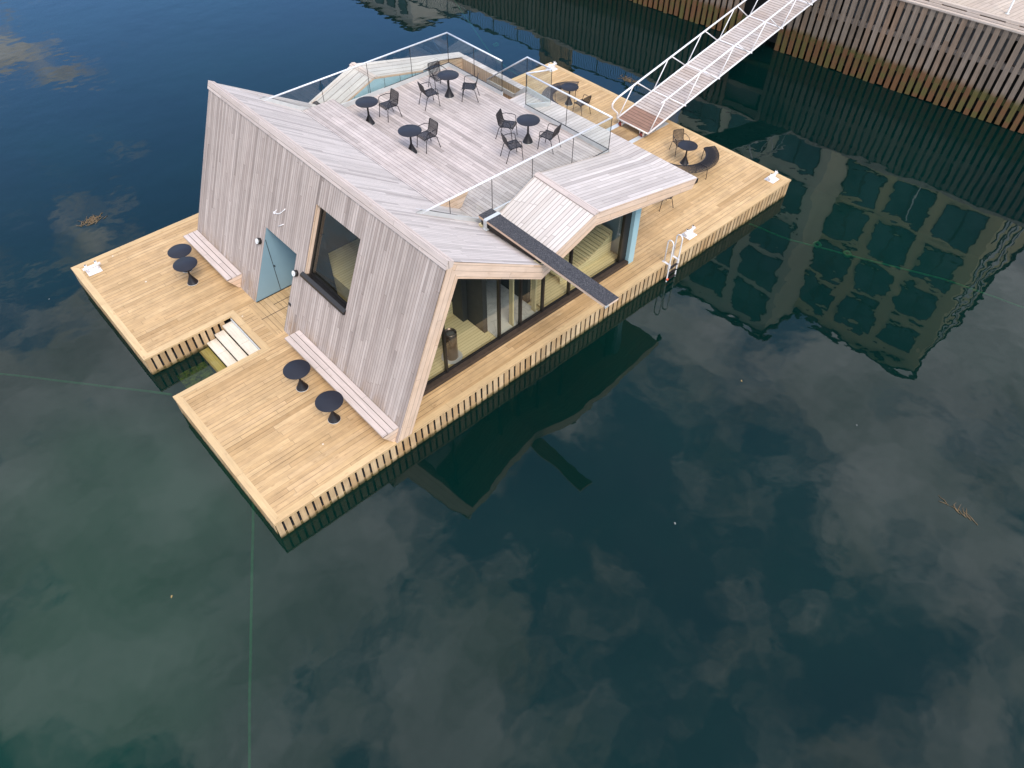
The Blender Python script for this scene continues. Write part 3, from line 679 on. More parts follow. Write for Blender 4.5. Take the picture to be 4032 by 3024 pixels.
for k in range(11):
    b = MB(); y = 7.26 + k * 0.27; z = TZ - 0.2 * (k + 1); b.box(14.01, 14.71, y, y + .27, z - .04, z, X, k); b.build('stair_step', M['inner'], bld)
# long bench step at the foot of the front roof
b = MB()
poly = [(7.95, 3.56, 3.30), (9.14, 3.56, 3.30), (8.82, 3.56, TZ), (8.5, 3.56, TZ)]
b.face([(7.95, 3.56, 3.30), (9.14, 3.56, 3.30), (9.14, 10.44, 3.30), (7.95, 10.44, 3.30)], Y)
b.face([(9.14, 3.56, 3.30), (8.82, 3.56, TZ), (8.82, 10.44, TZ), (9.14, 10.44, 3.30)], Y)
b.face([(7.95, 3.56, 3.26), (7.95, 10.44, 3.26), (7.95, 10.44, 3.30), (7.95, 3.56, 3.30)], Y)
ob = b.build('terrace_bench', M['terrace'], bld)
b = MB(); b.box(7.90, 7.945, 3.58, 10.42, 3.15, 3.345); b.build('bench_shadow_strip', M['dark'], bld)  # solid dark strip standing in for the shadow line at the bench's front edge
for yy in (3.56, 10.44):
    b = MB(); b.face([(7.95, yy, 3.298), (8.5, yy, TZ), (8.82, yy, TZ), (9.14, yy, 3.298)][::(1 if yy < 5 else -1)], X); b.build('bench_end', M['fascia'], bld)
b = MB(); b.box(9.0, 9.14, 10.46, 10.50, 2.9, 3.0); b.face([V1 + V((.02, -.02, -.02)), V((8.86, Y1 - .02, 3.10)), V((9.0, 10.7, TZ + .07)), V((8.75, 10.7, TZ + .05))], X); b.build('roof_gutter', M['frame'], bld)

# glass railing round the terrace
rail = empty('glass_railing', None, None); rail.parent = bld
def pane(poly):
    b = MB(); b.face(poly); b.build('glass_pane', M['glass'], rail)
def slope_z(x):                 # surface the railing stands on
    z = ZR - .03 - 1.91 * (x - XR - .1) / 3.02
    return max(z, TZ)
CH = 0.14
for y, off in ((RY0, 0), (RY1, 0)):
    xs = [6.86, 7.78, 9.24, 10.75, 12.37, RX] if y == RY0 else [6.86, 8.83, 10.60, 12.37, RX]
    for i in range(len(xs) - 1):
        a, c = xs[i] + .012, xs[i + 1] - .012
        brk = [x for x in (8.69,) if a < x < c]
        bot = [(x, y, slope_z(x) + CH * .6) for x in [a] + brk + [c]]
        pane(bot + [(c, y, RT - .01), (a, y, RT - .01)])
    b = MB()
    for (xa, xb) in ((6.72, 8.69), (8.69, RX)):
        for s in (-1, 1):
            q = [(xa, y + .02 * s, slope_z(xa) - .02), (xb, y + .02 * s, slope_z(xb) - .02), (xb, y + .02 * s, slope_z(xb) + CH), (xa, y + .02 * s, slope_z(xa) + CH)]
            if xa < 7: q[3] = (xa, y + .02 * s, slope_z(xa) + .02); q.insert(3, (xa + .2, y + .02 * s, slope_z(xa + .2) + CH))
            b.face(q, X)
        b.face([(xa, y - .02, slope_z(xa) + CH), (xb, y - .02, slope_z(xb) + CH), (xb, y + .02, slope_z(xb) + CH), (xa, y + .02, slope_z(xa) + CH)], X)
    b.build('base_channel', M['channel'], rail)
    b = MB(); b.box(6.95, RX, y - .012, y + .012, 0, 0.001) if False else None
    b.bar((7.05, y, slope_z(7.05) + CH + .006), (8.69, y, TZ + CH + .006), .03, .012); b.bar((8.69, y, TZ + CH + .006), (RX, y, TZ + CH + .006), .03, .012)
    for x in xs[1:]: b.box(x - .006, x + .006, y - .008, y + .008, max(slope_z(x), TZ) + CH, RT)
    b.build('glass_seal', M['frame'], rail)
    b = MB(); b.tube([(6.72, y, RT), (RX, y, RT)], 0.026, 10); b.build('handrail', M['alu'], rail)
for (ya, yb, js) in ((RY0, 6.43, (4.55,)), (7.60, RY1, (9.05,))):
    cuts = [ya] + list(js) + [yb]
    for i in range(len(cuts) - 1): pane([(RX, cuts[i] + .012, TZ + .08), (RX, cuts[i + 1] - .012, TZ + .08), (RX, cuts[i + 1] - .012, RT), (RX, cuts[i] + .012, RT)])
    b = MB(); b.box(RX - .02, RX + .02, ya - .02, yb + .02, TZ - .02, TZ + CH); b.build('base_channel', M['channel'], rail)
    b = MB(); b.box(RX - .015, RX + .015, ya, yb, TZ + CH + .001, TZ + CH + .012)
    for yy in cuts: b.box(RX - .008, RX + .008, yy - .007, yy + .007, TZ + CH, RT)
    b.build('glass_seal', M['frame'], rail)
    b = MB(); b.tube([(RX, ya, RT), (RX, yb, RT)], 0.026, 10); b.build('handrail', M['alu'], rail)
# return panel, outer panel and the falling stair rail
E1, E2 = V((14.70, 5.97, 0)), V((14.70, 7.13, 0)); B0 = V((RX, 6.43, 0))
z = lambda p, h: V((p.x, p.y, h))
pane([z(B0, TZ + .1), z(E1, TZ + .1), z(E1, 4.10), z(B0, RT)])
pane([z(E1, TZ + .22), z(E2, 3.10), z(E2, 4.10), z(E1, 4.10)])
kk, b3 = V((14.70, 7.71, 2.60)), V((14.70, 9.20, 2.60))
pane([z(E2, 3.10), kk, b3, z(E2, 4.10)])
b = MB(); b.tube([z(B0, RT), z(E1, 4.10), z(E2, 4.10), b3], 0.026, 10); b.build('handrail', M['alu'], rail)
b = MB()
b.bar(z(B0, TZ + .06), z(E1, TZ + .09), .04, .16); b.bar(z(E1, TZ + .14), z(E2, 3.02), .04, .16); b.bar(z(E2, 3.02), kk - V((0, 0, .07)), .04, .16); b.bar(kk - V((0, 0, .07)), b3 - V((0, 0, .07)), .04, .16)
b.build('base_channel', M['channel'], rail)
b = MB()
for p in (E1, E2):
    b = MB(); b.box(p.x - .007, p.x + .007, p.y - .007, p.y + .007, 3.0, 4.10); b.build('glass_seal', M['frame'], rail)

# interior seen through the glazing
b = MB(); b.box(5.0, 13.38, 1.05, 6.6, 0.0, 0.03, X); b.build('interior_floor', M['sauna'], bld)
b = MB(); b.box(7.95, 9.6, 1.12, 6.6, 0.03, 0.06, X); b.build('marble_floor', M['marble'], bld)
b = MB(); b.box(4.6, 7.76, 1.13, 6.4, 0.03, 0.12, X); b.build('sauna_platform', M['sauna'], bld)
b = MB(); b.box(5.45, 7.6, 2.68, 6.5, 0.12, 0.60, X); b.build('sauna_bench', M['sauna'], bld)
b = MB(); b.box(5.45, 7.6, 3.5, 6.5, 0.60, 1.02, X); b.build('sauna_bench', M['sauna'], bld)
b = MB(); b.box(3.9, 5.4, 5.40, 5.52, 0.0, .9, Z); b.box(4.75, 5.4, 5.40, 5.52, 0.9, 2.6, Z); b.box(5.26, 5.4, 5.52, 7.3, 0.0, 2.6, Z); b.build('recess_lining', M['interior_dark'], bld)
b = MB(); b.box(5.2, 13.38, 6.6, 6.7, 0.0, 2.75, Z); b.build('interior_back_wall', M['interior_wall'], bld)
b = MB(); b.box(7.78, 7.94, 1.50, 6.6, 0.0, 2.75, Z); b.build('partition_wall', M['interior_dark'], bld)
b = MB(); b.box(7.60, 7.775, 2.2, 3.0, 0.12, 2.8, Z); b.build('stove_screen', M['interior_dark'], bld)
b = MB(); b.box(7.95, 7.975, 1.62, 2.35, 0.12, 2.1, Z); b.build('inner_door', M['frame'], bld)
b = MB(); b.box(9.62, 9.74, 1.6, 6.6, 0.0, 2.8, Z); b.build('partition_wall', M['interior_dark'], bld)
for x_, w_ in ((8.60, .05), (9.50, .05)):
    b = MB(); b.box(x_, x_ + w_, 1.14, 1.30, 0.06, 2.55, Z); b.build('inner_post', M['sauna'], bld)
b = MB(); b.box(9.76, 13.3, 1.15, 5.0, 0.03, 0.12, X); b.build('lounge_platform', M['sauna'], bld)
b = MB(); N = 22
for k in range(N):               # slatted lounger swinging up towards the entrance side
    t0 = k / N; x = 10.9 + 2.3 * t0; zc = 0.36 + 0.85 * max(0, t0 - .35) ** 1.7 * 1.6
    t1 = (k + .8) / N; x1 = 10.9 + 2.3 * t1; z1 = 0.36 + 0.85 * max(0, t1 - .35) ** 1.7 * 1.6
    b.hexa([(x, 1.5, zc - .03), (x1, 1.5, z1 - .03), (x1, 3.1, z1 - .03), (x, 3.1, zc - .03)], [(x, 1.5, zc), (x1, 1.5, z1), (x1, 3.1, z1), (x, 3.1, zc)], Y)
    b.face([(x, 1.5, zc - .03), (x + 2.3 / N, 1.5, z1 - .03), (x + 2.3 / N, 1.5, .12), (x, 1.5, .12)], X)
b.build('slatted_lounger', M['sauna'], bld)
b = MB(); b.box(9.8, 12.2, 2.9, 5.0, 0.12, 0.62, X); b.build('lounge_bench', M['sauna'], bld)
b = MB(); b.box(11.9, 12.9, 4.6, 4.9, 0.36, 2.5, Z); b.build('partition_wall', M['interior_dark'], bld)
b = MB(); b.lathe([(.18, 0), (.18, .95), (.165, .97), (.155, .97), (.155, .9)], (6.47, 1.34, .12), 24); o = b.build('sauna_stove', M['metalcyl'], bld)
b = MB(); b.lathe([(.15, 0), (.11, .05), (.05, .06)], (6.47, 1.34, .99), 16); b.build('stove_stones', M['stone'], o)
b = MB(); b.lathe([(.30, 0), (.30, .012)], (6.47, 1.34, .122), 24); b.build('stove_plate', M['channel'], o)
b = MB(); b.face([(5.84, 2.0, 4.18), (8.57, 2.0, 2.6), (8.57, 6.6, 2.6), (5.84, 6.6, 4.18)], X); b.face([(8.57, 2, 2.6), (13.5, 2, 2.75), (13.5, 6.6, 2.75), (8.57, 6.6, 2.6)], X); b.build('interior_ceiling', M['interior_wall'], bld)

# ------------------------------------------------------------------ wall benches
def wall_bench(y0, y1, label, open_right):
    t = empty('wall_bench', label, 'bench', (3.4, (y0 + y1) / 2, 0), 0, 'low timber benches along the front wall')
    ox, oy = 3.4, (y0 + y1) / 2
    b = MB()
    for k in range(3):
        xa = 3.235 + k * 0.168 - ox; b.box(xa, xa + 0.160, y0 - oy, y1 - oy, 0.41, 0.45, Y, 2 + k * 3.7 + y0, (R.random() * 3, -(xa) + .0))
    s = b.build('seat', M['bench'], t)
    b = MB()
    b.hexa([(3.52 - ox, y0 - oy, 0.0), (3.56 - ox, y0 - oy, 0.0), (3.56 - ox, y1 - oy, 0.0), (3.52 - ox, y1 - oy, 0.0)],
           [(3.25 - ox, y0 - oy, 0.41), (3.72 - ox, y0 - oy, 0.41), (3.72 - ox, y1 - oy, 0.41), (3.25 - ox, y1 - oy, 0.41)], Y)
    b.build('base', M['inner'], t)
    b = MB()
    for yy, s_ in ((y0 - .004, 1), (y1 + .004, -1)):
        q = [(3.24 - ox, yy - oy, .408), (3.51 - ox, yy - oy, .0), (3.555 - ox, yy - oy, 0), (3.73 - ox, yy - oy, .408)]
        b = MB(); b.face(q if s_ > 0 else q[::-1], X); b.build('end_board', M['fascia'], t)
wall_bench(8.13, 11.06, 'low pink grey timber bench on the wall left of the blue door', True)
wall_bench(0.09, 4.80, 'low pink grey timber bench under the square window, beside the near pair of tables', False)

# ------------------------------------------------------------------ tables
def make_table():
    t = empty('cafe_table', '', 'table')
    b = MB(); b.lathe([(0.345, 0.722), (0.36, 0.726), (0.362, 0.736), (0.358, 0.74), (0.0005, 0.7405)], n=40); b.build('tabletop', M['tabletop'], t)
    b = MB(); b.lathe([(0.165, 0.0), (0.165, 0.014), (0.160, 0.018), (0.034, 0.30), (0.030, 0.34), (0.029, 0.69), (0.07, 0.72)], n=28); b.build('pedestal', M['black'], t)
    b = MB(); b.lathe([(0.17, 0.0), (0.172, 0.006), (0.165, 0.01)], n=28); b.build('base_ring', M['channel'], t)
    return t
TF = TZ + 0.002
tables = [
    (2.72, 10.02, 0, 'round dark pedestal table by the left wall bench, farther from the water steps'),
    (2.56, 9.317, 0, 'round dark pedestal table near the left wall bench, the one closer to the water steps'),
    (2.771, 3.266, 0, 'round dark pedestal table in front of the near wall bench, closer to the water steps'),
    (2.803, 1.752, 0, 'round dark pedestal table in front of the near wall bench, nearest the deck corner'),
    (19.28, 9.37, 0, 'round dark pedestal table on the far deck inside the curved bench left of the gangway'),
    (19.33, 3.33, 0, 'round dark table right of the gangway between an armchair and a curved bench'),
    (9.569, 9.079, TF, 'round dark terrace table at the left end of the long step, with one armchair'),
    (12.631, 8.77, TF, 'round dark table at the far left corner of the roof terrace among three armchairs'),
    (9.53, 6.777, TF, 'round dark terrace table beside the middle of the long step, with one armchair'),
    (12.613, 4.847, TF, 'round dark table near the rear glass railing of the roof terrace among three armchairs'),
]
proto = make_table()
for i, (x, y, z_, lab) in enumerate(tables):
    o = proto if i == 0 else copy_tree(proto)
    o.location = (x, y, z_); o.rotation_euler.z = R.uniform(0, 3); tag(o, lab, 'table', 'round dark cafe tables')

# ------------------------------------------------------------------ armchairs (front towards +x)
def make_chair():
    t = empty('armchair', '', 'chair')
    path = [(.245, .405), (.235, .432), (.205, .447), (.10, .441), (0, .434), (-.10, .428), (-.165, .432), (-.20, .46), (-.222, .52), (-.245, .62), (-.268, .71), (-.288, .795)]
    def strip(b, pts, y, w=.031, th=.009):
        for i in range(len(pts) - 1):
            (x0, z0), (x1, z1) = pts[i], pts[i + 1]; d = V((x1 - x0, 0, z1 - z0)).normalized(); nn = V((-d.z, 0, d.x)) * th / 2
            A, B = V((x0, y, z0)), V((x1, y, z1)); h = V((0, w / 2, 0))
            b.hexa([A - h - nn, B - h - nn, B + h - nn, A + h - nn], [A - h + nn, B - h + nn, B + h + nn, A + h + nn])
    ys_ = [-.175 + .05 * k for k in range(8)]
    b = MB(); [strip(b, path[:7], y) for y in ys_]; b.build('seat', M['black'], t)
    b = MB(); [strip(b, path[6:], y) for y in ys_]; b.build('backrest', M['black'], t)
    b = MB()
    side = [(x, z) for x, z in path]
    loop = [(x, -.213, z) for x, z in side[:-1]] + [(-.288, -.205, .79), (-.292, -.175, .805), (-.292, .175, .805), (-.288, .205, .79)] + [(x, .213, z) for x, z in reversed(side[:-1])]
    b.tube(loop, .0105, 8); b.tube([(.245, -.213, .405), (.245, .213, .405)], .009, 6); b.tube([(-.13, -.213, .415), (-.13, .213, .415)], .009, 6)
    b.build('frame', M['black'], t)
    for s in (-1, 1):
        b = MB(); b.tube([(-.246, .213 * s, .62), (-.235, .235 * s, .635), (-.12, .262 * s, .658), (.10, .27 * s, .655), (.165, .268 * s, .64), (.19, .262 * s, .60), (.205, .24 * s, .47), (.20, .22 * s, .435)], .0105, 8); b.build('armrest', M['black'], t)
        b = MB(); b.tube([(.14, .213 * s, .43), (.19, .228 * s, .42), (.21, .232 * s, .39), (.255, .236 * s, 0)], .0115, 8); b.tube([(.254, .236 * s, 0), (.255, .236 * s, .025)], .014, 8); b.build('leg', M['black'], t)
        b = MB(); b.tube([(-.10, .213 * s, .42), (-.17, .226 * s, .405), (-.19, .23 * s, .38), (-.30, .236 * s, 0)], .0115, 8); b.tube([(-.30, .236 * s, 0), (-.293, .236 * s, .025)], .014, 8); b.build('leg', M['black'], t)
    return t
chairs = [
    (12.33, 5.50, TF, -62, 'black slatted armchair on the far left side of the table nearest the rear railing'),
    (11.64, 4.50, TF, -19, 'black slatted armchair between the long step and the table nearest the rear railing'),
    (12.85, 4.15, TF, 106, 'black slatted armchair on the right side of the table nearest the rear railing'),
    (10.31, 8.98, TF, 180, 'black slatted armchair at the left single table beside the long terrace step'),
    (10.08, 6.67, TF, 180, 'black slatted armchair at the middle single table beside the long terrace step'),
    (11.76, 8.72, TF, -11, 'black slatted armchair seen from its back at the far left corner table of the terrace'),
    (12.70, 9.44, TF, -100, 'black slatted armchair with its back to the blue panel at the far corner table'),
    (13.05, 8.17, TF, 135, 'black slatted armchair next to the stairwell railing at the far corner table'),
    (19.12, 8.50, 0.0, 88, 'black slatted armchair on the deck by the far curved bench, left of the gangway'),
    (19.73, 3.95, 0.0, -118, 'black slatted armchair on the deck just right of the gangway'),
    (16.60, 2.12, 0.0, 160, 'black armchair under the overhanging roof, only its legs in view'),
]
proto = make_chair()
for i, (x, y, z_, a, lab) in enumerate(chairs):
    o = proto if i == 0 else copy_tree(proto)
    o.location = (x, y, z_); o.rotation_euler.z = rad(a); tag(o, lab, 'chair', 'black slatted armchairs')

# ------------------------------------------------------------------ curved benches
def arc_bench(cx, cy, r0, r1, a0, a1, label):
    t = empty('curved_bench', label, 'bench', (cx, cy, 0), 0, 'curved black slatted benches')
    P = lambda r_, a, z_: V((r_ * math.cos(a), r_ * math.sin(a), z_))
    a0, a1 = rad(a0), rad(a1); n = int((a1 - a0) * r1 / 0.052)
    b = MB()
    for k in range(n + 1):
        a = a0 + (a1 - a0) * k / n; w = .0145
        prof = [(r0, .405), (r0 + .015, .435), (r0 + .05, .448), ((r0 + r1) / 2, .436), (r1 - .05, .448), (r1 - .015, .435), (r1, .40)]
        tg = V((-math.sin(a), math.cos(a), 0)) * w
        for i in range(len(prof) - 1):
            A, B = P(prof[i][0], a, prof[i][1]), P(prof[i + 1][0], a, prof[i + 1][1]); u = V((0, 0, .005))
            b.hexa([A - tg - u, B - tg - u, B + tg - u, A + tg - u], [A - tg + u, B - tg + u, B + tg + u, A + tg + u])
    b.build('seat', M['black'], t)
    b = MB(); m_ = 28
    for r_ in (r0, r1): b.tube([P(r_, a0 + (a1 - a0) * k / m_, .40) for k in range(m_ + 1)], .011, 8)
    for f in (0, .5, 1):
        a = a0 + (a1 - a0) * f; b.tube([P(r0, a, .41), P(r0 + .04, a, .452), P(r1 - .04, a, .452), P(r1, a, .40)], .012, 8)
    b.build('frame', M['black'], t)
    for f in (0.02, .5, .98):
        a = a0 + (a1 - a0) * f
        for r_, s in ((r0, -1), (r1, 1)):
            b = MB(); b.tube([P(r_ - .01 * s, a, .41), P(r_, a, .38), P(r_ + .03 * s, a, 0)], .0115, 8); b.build('leg', M['black'], t)
arc_bench(19.25, 9.10, .86, 1.32, 35, 178, 'curved black slatted bench round the table on the deck left of the gangway')
arc_bench(19.26, 3.54, .93, 1.41, -168, -28, 'curved black slatted bench right of the gangway, partly behind the roof corner')

# ------------------------------------------------------------------ mooring bollards
def make_bollard():
    t = empty('mooring_bollard', '', 'bollard')
    b = MB(); b.box(-.21, .21, -.19, .19, 0, .018); b.box(-.15, .15, -.012, .012, .018, .12); o = b.build('base_plate', M['white'], t)
    b = MB()
    for sx in (-.17, .17):
        for sy in (-.15, .15): b.lathe([(.018, 0), (.018, .02)], (sx, sy, .018), 8)
    b.build('bolt', M['channel'], o)
    b = MB(); b.tube([(-.27, 0, .17), (.27, 0, .17)], .045, 16); b.build('cross_bar', M['white'], t)
    for sx in (-.155, .155):
        b = MB(); b.tube([(sx, 0, .018), (sx, 0, .30)], .038, 16); o = b.build('post', M['white'], t)
        b = MB(); b.tube([(sx, 0, .30), (sx, 0, .304)], .030, 14); b.build('post_opening', M['frame'], o)
    return t
proto = make_bollard()
for i, (x, y, lab) in enumerate(((0.50, 11.93, 'white steel double mooring bollard on the left front corner of the deck'),
                                 (20.86, 0.50, 'white steel double mooring bollard on the right rear corner of the deck'),
                                 (20.92, 12.05, 'white steel double mooring bollard on the farthest corner of the deck behind the glass'),
                                 (15.98, 0.45, 'white steel double mooring bollard beside the swimming ladder'))):
    o = proto if i == 0 else copy_tree(proto); o.location = (x, y, .003); o.rotation_euler.z = rad(R.uniform(-3, 3)); tag(o, lab, 'bollard', 'white mooring bollards')

# ------------------------------------------------------------------ swimming ladder
lad = empty('swimming_ladder', 'white swimming ladder with two tall hoops on the near edge of the deck', 'ladder', (14.49, 0, 0))
for sx in (-.22, .22):
    c = [(sx, .10, .02), (sx, .10, .78)] + [(sx, .10 - .11 + .11 * math.cos(a), .78 + .13 * math.sin(a)) for a in [math.pi * k / 8 for k in range(1, 8)]] + [(sx, -.12, .78), (sx, -.13, -.6), (sx, -.13, -1.5)]
    b = MB(); b.tube(c, .022, 10); b.build('hoop', M['white'], lad)
    b = MB(); b.box(sx - .035, sx + .035, -.15, .16, .004, .02); b.box(sx - .035, sx + .035, -.15, -.10, -.18, .004); b.build('bracket', M['white'], lad)
for z_ in (-.15, -.38, -.62, -.9, -1.2):
    b = MB(); b.bar((-.22, -.13, z_), (.22, -.13, z_), .07, .03); b.build('rung', M['black'], lad)
b = MB(); b.tube([(-.22, -.155, -.60), (-.22, -.155, -.54)], .035, 10); b.build('end_cap', M['orange'], lad)

# ------------------------------------------------------------------ diving board
dv = empty('diving_board', 'long diving board with speckled charcoal carpet reaching out over the water', 'diving board', (8.7, 0, 3.3))
r0, r1, t0, t1 = V((8.53, 2.45, 0)), V((9.00, 2.45, 0)), V((8.43, -2.29, 0)), V((8.88, -2.29, 0))
o3 = V((8.7, 0, 3.3))
def lift(p, z_): return V((p.x, p.y, z_)) - o3
b = MB(); b.hexa([lift(t0, 3.235), lift(t1, 3.235), lift(r1, 3.235), lift(r0, 3.235)], [lift(t0, 3.302), lift(t1, 3.302), lift(r1, 3.302), lift(r0, 3.302)], r0 - t0); b.build('plank', M['fascia'], dv)
ex = V((.012, 0, 0)); ey = V((0, .012, 0))
b = MB(); b.hexa([lift(t0 + ex * .4 - ey * .2, 3.303), lift(t1 - ex * .2 - ey * .2, 3.303), lift(r1 - ex * .2, 3.303), lift(r0 + ex * .4, 3.303)], [lift(t0 + ex * .4 - ey * .2, 3.317), lift(t1 - ex * .2 - ey * .2, 3.317), lift(r1 - ex * .2, 3.317), lift(r0 + ex * .4, 3.317)], Y)
b.build('grip_carpet', M['carpet'], dv)
b = MB(); s0, s1 = r0.lerp(t0, .05), r1.lerp(t1, .05); s0b, s1b = r0.lerp(t0, .075), r1.lerp(t1, .075)
b.hexa([lift(s0b - ex, 3.318), lift(s1b + ex, 3.318), lift(s1 + ex, 3.318), lift(s0 - ex, 3.318)], [lift(s0b - ex, 3.326), lift(s1b + ex, 3.326), lift(s1 + ex, 3.326), lift(s0 - ex, 3.326)])
for s, sb, k in ((s0, s0b, -1), (s1, s1b, 1)): b.box(s.x + .02 * k - 8.7 - .012, s.x + .02 * k - 8.7 + .012, sb.y, s.y, 3.04 - 3.3, 3.32 - 3.3); b.box(s.x - 8.7 - .06, s.x - 8.7 + .06, sb.y - .03, s.y + .03, 3.03 - 3.3, 3.045 - 3.3)
b.build('clamp', M['channel'], dv)
b = MB(); b.bar(lift(V((8.62, 2.40, 0)), 3.08), lift(V((8.58, .06, 0)), 3.18), .09, .16); b.bar(lift(V((8.86, 2.40, 0)), 3.08), lift(V((8.82, .06, 0)), 3.18), .09, .16)
b.tube([lift(V((8.53, .12, 0)), 3.10), lift(V((8.95, .12, 0)), 3.10)], .05, 12); b.build('support_beam', M['frame'], dv)
b = MB()
for (x, y) in ((8.62, 2.36), (9.02, 2.36), (8.55, .16), (9.0, .16)): b.box(x - .09 - 8.7, x + .09 - 8.7, y - .10, y + .10, (2.94 if y > 1 else 3.03) - 3.3, (3.03 if y > 1 else 3.10) - 3.3)
b.build('packing_block', M['sauna'], dv)
b = MB(); q = lift(t0, 3.25); b.box(q.x - .02, q.x + .09, q.y - .012, q.y + .012, q.z - .01, q.z + .06); b.build('end_plate', M['channel'], dv)

# ------------------------------------------------------------------ gangway
gw = empty('gangway', 'white steel truss gangway with plank floor sloping up to the quay', 'gangway', (19.55, 6.14, 0.27))
SL = 0.2135; GL = 13.2; ux = V((1, 0, SL)).normalized(); hw = 0.80
gp = lambda s, y, h=0.0: V((s, y, SL * s + h))
b = MB(); b.hexa([gp(0.95, -hw + .04, -.03), gp(GL - 1.4, -hw + .04, -.03), gp(GL - 1.4, hw - .04, -.03), gp(0.95, hw - .04, -.03)], [gp(0.95, -hw + .04), gp(GL - 1.4, -hw + .04), gp(GL - 1.4, hw - .04), gp(0.95, hw - .04)], Y); b.build('walkway', M['gangdeck'], gw)
b = MB(); b.hexa([gp(0.0, -hw + .04, -.03), gp(0.947, -hw + .04, -.03), gp(0.947, hw - .04, -.03), gp(0.0, hw - .04, -.03)], [gp(0.0, -hw + .04, .003), gp(0.947, -hw + .04, .003), gp(0.947, hw - .04, .003), gp(0.0, hw - .04, .003)], Y); b.build('landing_flap', M['gangdark'], gw)
b = MB(); b.tube([gp(-.02, -hw), gp(-.02, hw)], .03, 10); b.build('front_bar', M['cream'], gw)
RH = 0.93
for s, st in ((-1, 1.0), (1, 0.15)):
    y = hw * s
    b = MB(); b.tube([gp(-.02, y), gp(GL - 1.2, y)], .034, 10); b.build('bottom_chord', M['white'], gw)
    b = MB()
    if s > 0: pts_ = [gp(-.02, y), gp(-.03, y, .22)] + [gp(-.30, y, .52), gp(-.40, y, .66), gp(-.40, y, .80), gp(-.30, y, .88), gp(-.1, y, .92)] + [gp(GL - 1.2, y, RH)]
    else: pts_ = [gp(.52, y, RH), gp(GL - 1.2, y, RH)]
    b.tube(pts_, .036, 10); b.build('handrail', M['white'], gw)
    k = 0; j = [0.0, 2.05, 4.08, 6.1, 8.1, 10.1, 11.8]; tn = [.85, 2.85, 4.86, 6.9, 8.9, 10.9]
    for k in range(6):
        b = MB(); b.tube([gp(j[k] + .05, y), gp(tn[k] - .08, y, RH)], .021, 8); b.build('truss_diagonal', M['white'], gw)
        b = MB(); b.tube([gp(tn[k] + .10, y, RH), gp(j[k + 1] - .05, y)], .021, 8); b.build('truss_diagonal', M['white'], gw)
for x in j_ if False else [2.05, 4.08, 6.1, 8.1, 10.1]:
    b = MB(); b.bar(gp(x, -hw - .10, .012), gp(x, hw, .012), .045, .03, ux.cross(V((0, 1, 0)))); b.build('cross_bar', M['white'], gw)
for y in (-.48, .62):
    b = MB(); b.tube([(.03, y - .07, -.185), (.03, y + .07, -.185)], .075, 16); o = b.build('roller', M['red'], gw)
    b = MB(); b.box(-.02, .08, y - .09, y - .075, -.22, -.02); b.box(-.02, .08, y + .075, y + .09, -.22, -.02); b.build('roller_bracket', M['cream'], o)

# ------------------------------------------------------------------ quay
QS, QB = -0.095, 32.08
ANG = math.atan(-QS)
qx = lambda y, o=0.0: QB + QS * y + o
QD = V((QS, 1, 0)).normalized(); QN = V((-1, QS, 0)).normalized() * 1.0
def qp(y, o, z_): return V((qx(y), y, z_)) - QN * o       # o = distance inland
qw = empty('quay_wall', 'tall quay front of spaced vertical timber slats, brown and green at the tide line', 'quay wall', (QB, 0, 0))
q0 = V((QB, 0, 0)); QY0, QY1 = -26.0, 62.0
b = MB(); y = QY0
while y < QY1:
    if not (7.35 < y < 9.15):
        zb = -0.62 - R.uniform(0, .08); zt_ = 2.835; w = R.uniform(.095, .105); rr = R.random() * 60
        c = qp(y, 0.0, (zb + zt_) / 2) - q0
        b.obox(c, QD * w, QN * .035, (0, 0, (zt_ - zb) / 2), Z, rr, (R.random() * 5, 5.0))
    y += .3195
b.build('slat_cladding', M['quay'], qw)
b = MB()
for z0, z1 in ((.10, .34), (1.40, 1.62), (2.55, 2.80)):
    b.hexa([qp(QY0, .06, z0) - q0, qp(QY1, .06, z0) - q0, qp(QY1, .22, z0) - q0, qp(QY0, .22, z0) - q0][::-1], [qp(QY0, .06, z1) - q0, qp(QY1, .06, z1) - q0, qp(QY1, .22, z1) - q0, qp(QY0, .22, z1) - q0][::-1], Y, z0)
b.build('horizontal_beam', M['quaybeam'], qw)
b = MB(); y = QY0
while y < QY1:
    b.hexa([qp(y, .30, 1.5) - q0, qp(y + 2.1, .30, 1.5) - q0, qp(y + 2.1, .34, 1.5) - q0, qp(y, .34, 1.5) - q0][::-1], [qp(y, .30, 2.9) - q0, qp(y + 2.1, .30, 2.9) - q0, qp(y + 2.1, .34, 2.9) - q0, qp(y, .34, 2.9) - q0][::-1]); y += 2.4
b.build('backing_panel', M['panel'], qw)
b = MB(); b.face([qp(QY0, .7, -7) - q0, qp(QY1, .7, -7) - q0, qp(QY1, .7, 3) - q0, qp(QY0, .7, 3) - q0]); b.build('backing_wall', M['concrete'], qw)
b = MB()
b.hexa([qp(QY0, -.06, 2.84) - q0, qp(QY1, -.06, 2.84) - q0, qp(QY1, .12, 2.84) - q0, qp(QY0, .12, 2.84) - q0][::-1], [qp(QY0, -.06, 2.92) - q0, qp(QY1, -.06, 2.92) - q0, qp(QY1, .12, 2.92) - q0, qp(QY0, .12, 2.92) - q0][::-1], QD, .4)
b.hexa([qp(QY0, .20, 3.04) - q0, qp(QY1, .20, 3.04) - q0, qp(QY1, .40, 3.04) - q0, qp(QY0, .40, 3.04) - q0][::-1], [qp(QY0, .20, 3.14) - q0, qp(QY1, .20, 3.14) - q0, qp(QY1, .40, 3.14) - q0, qp(QY0, .40, 3.14) - q0][::-1], QD, .8)
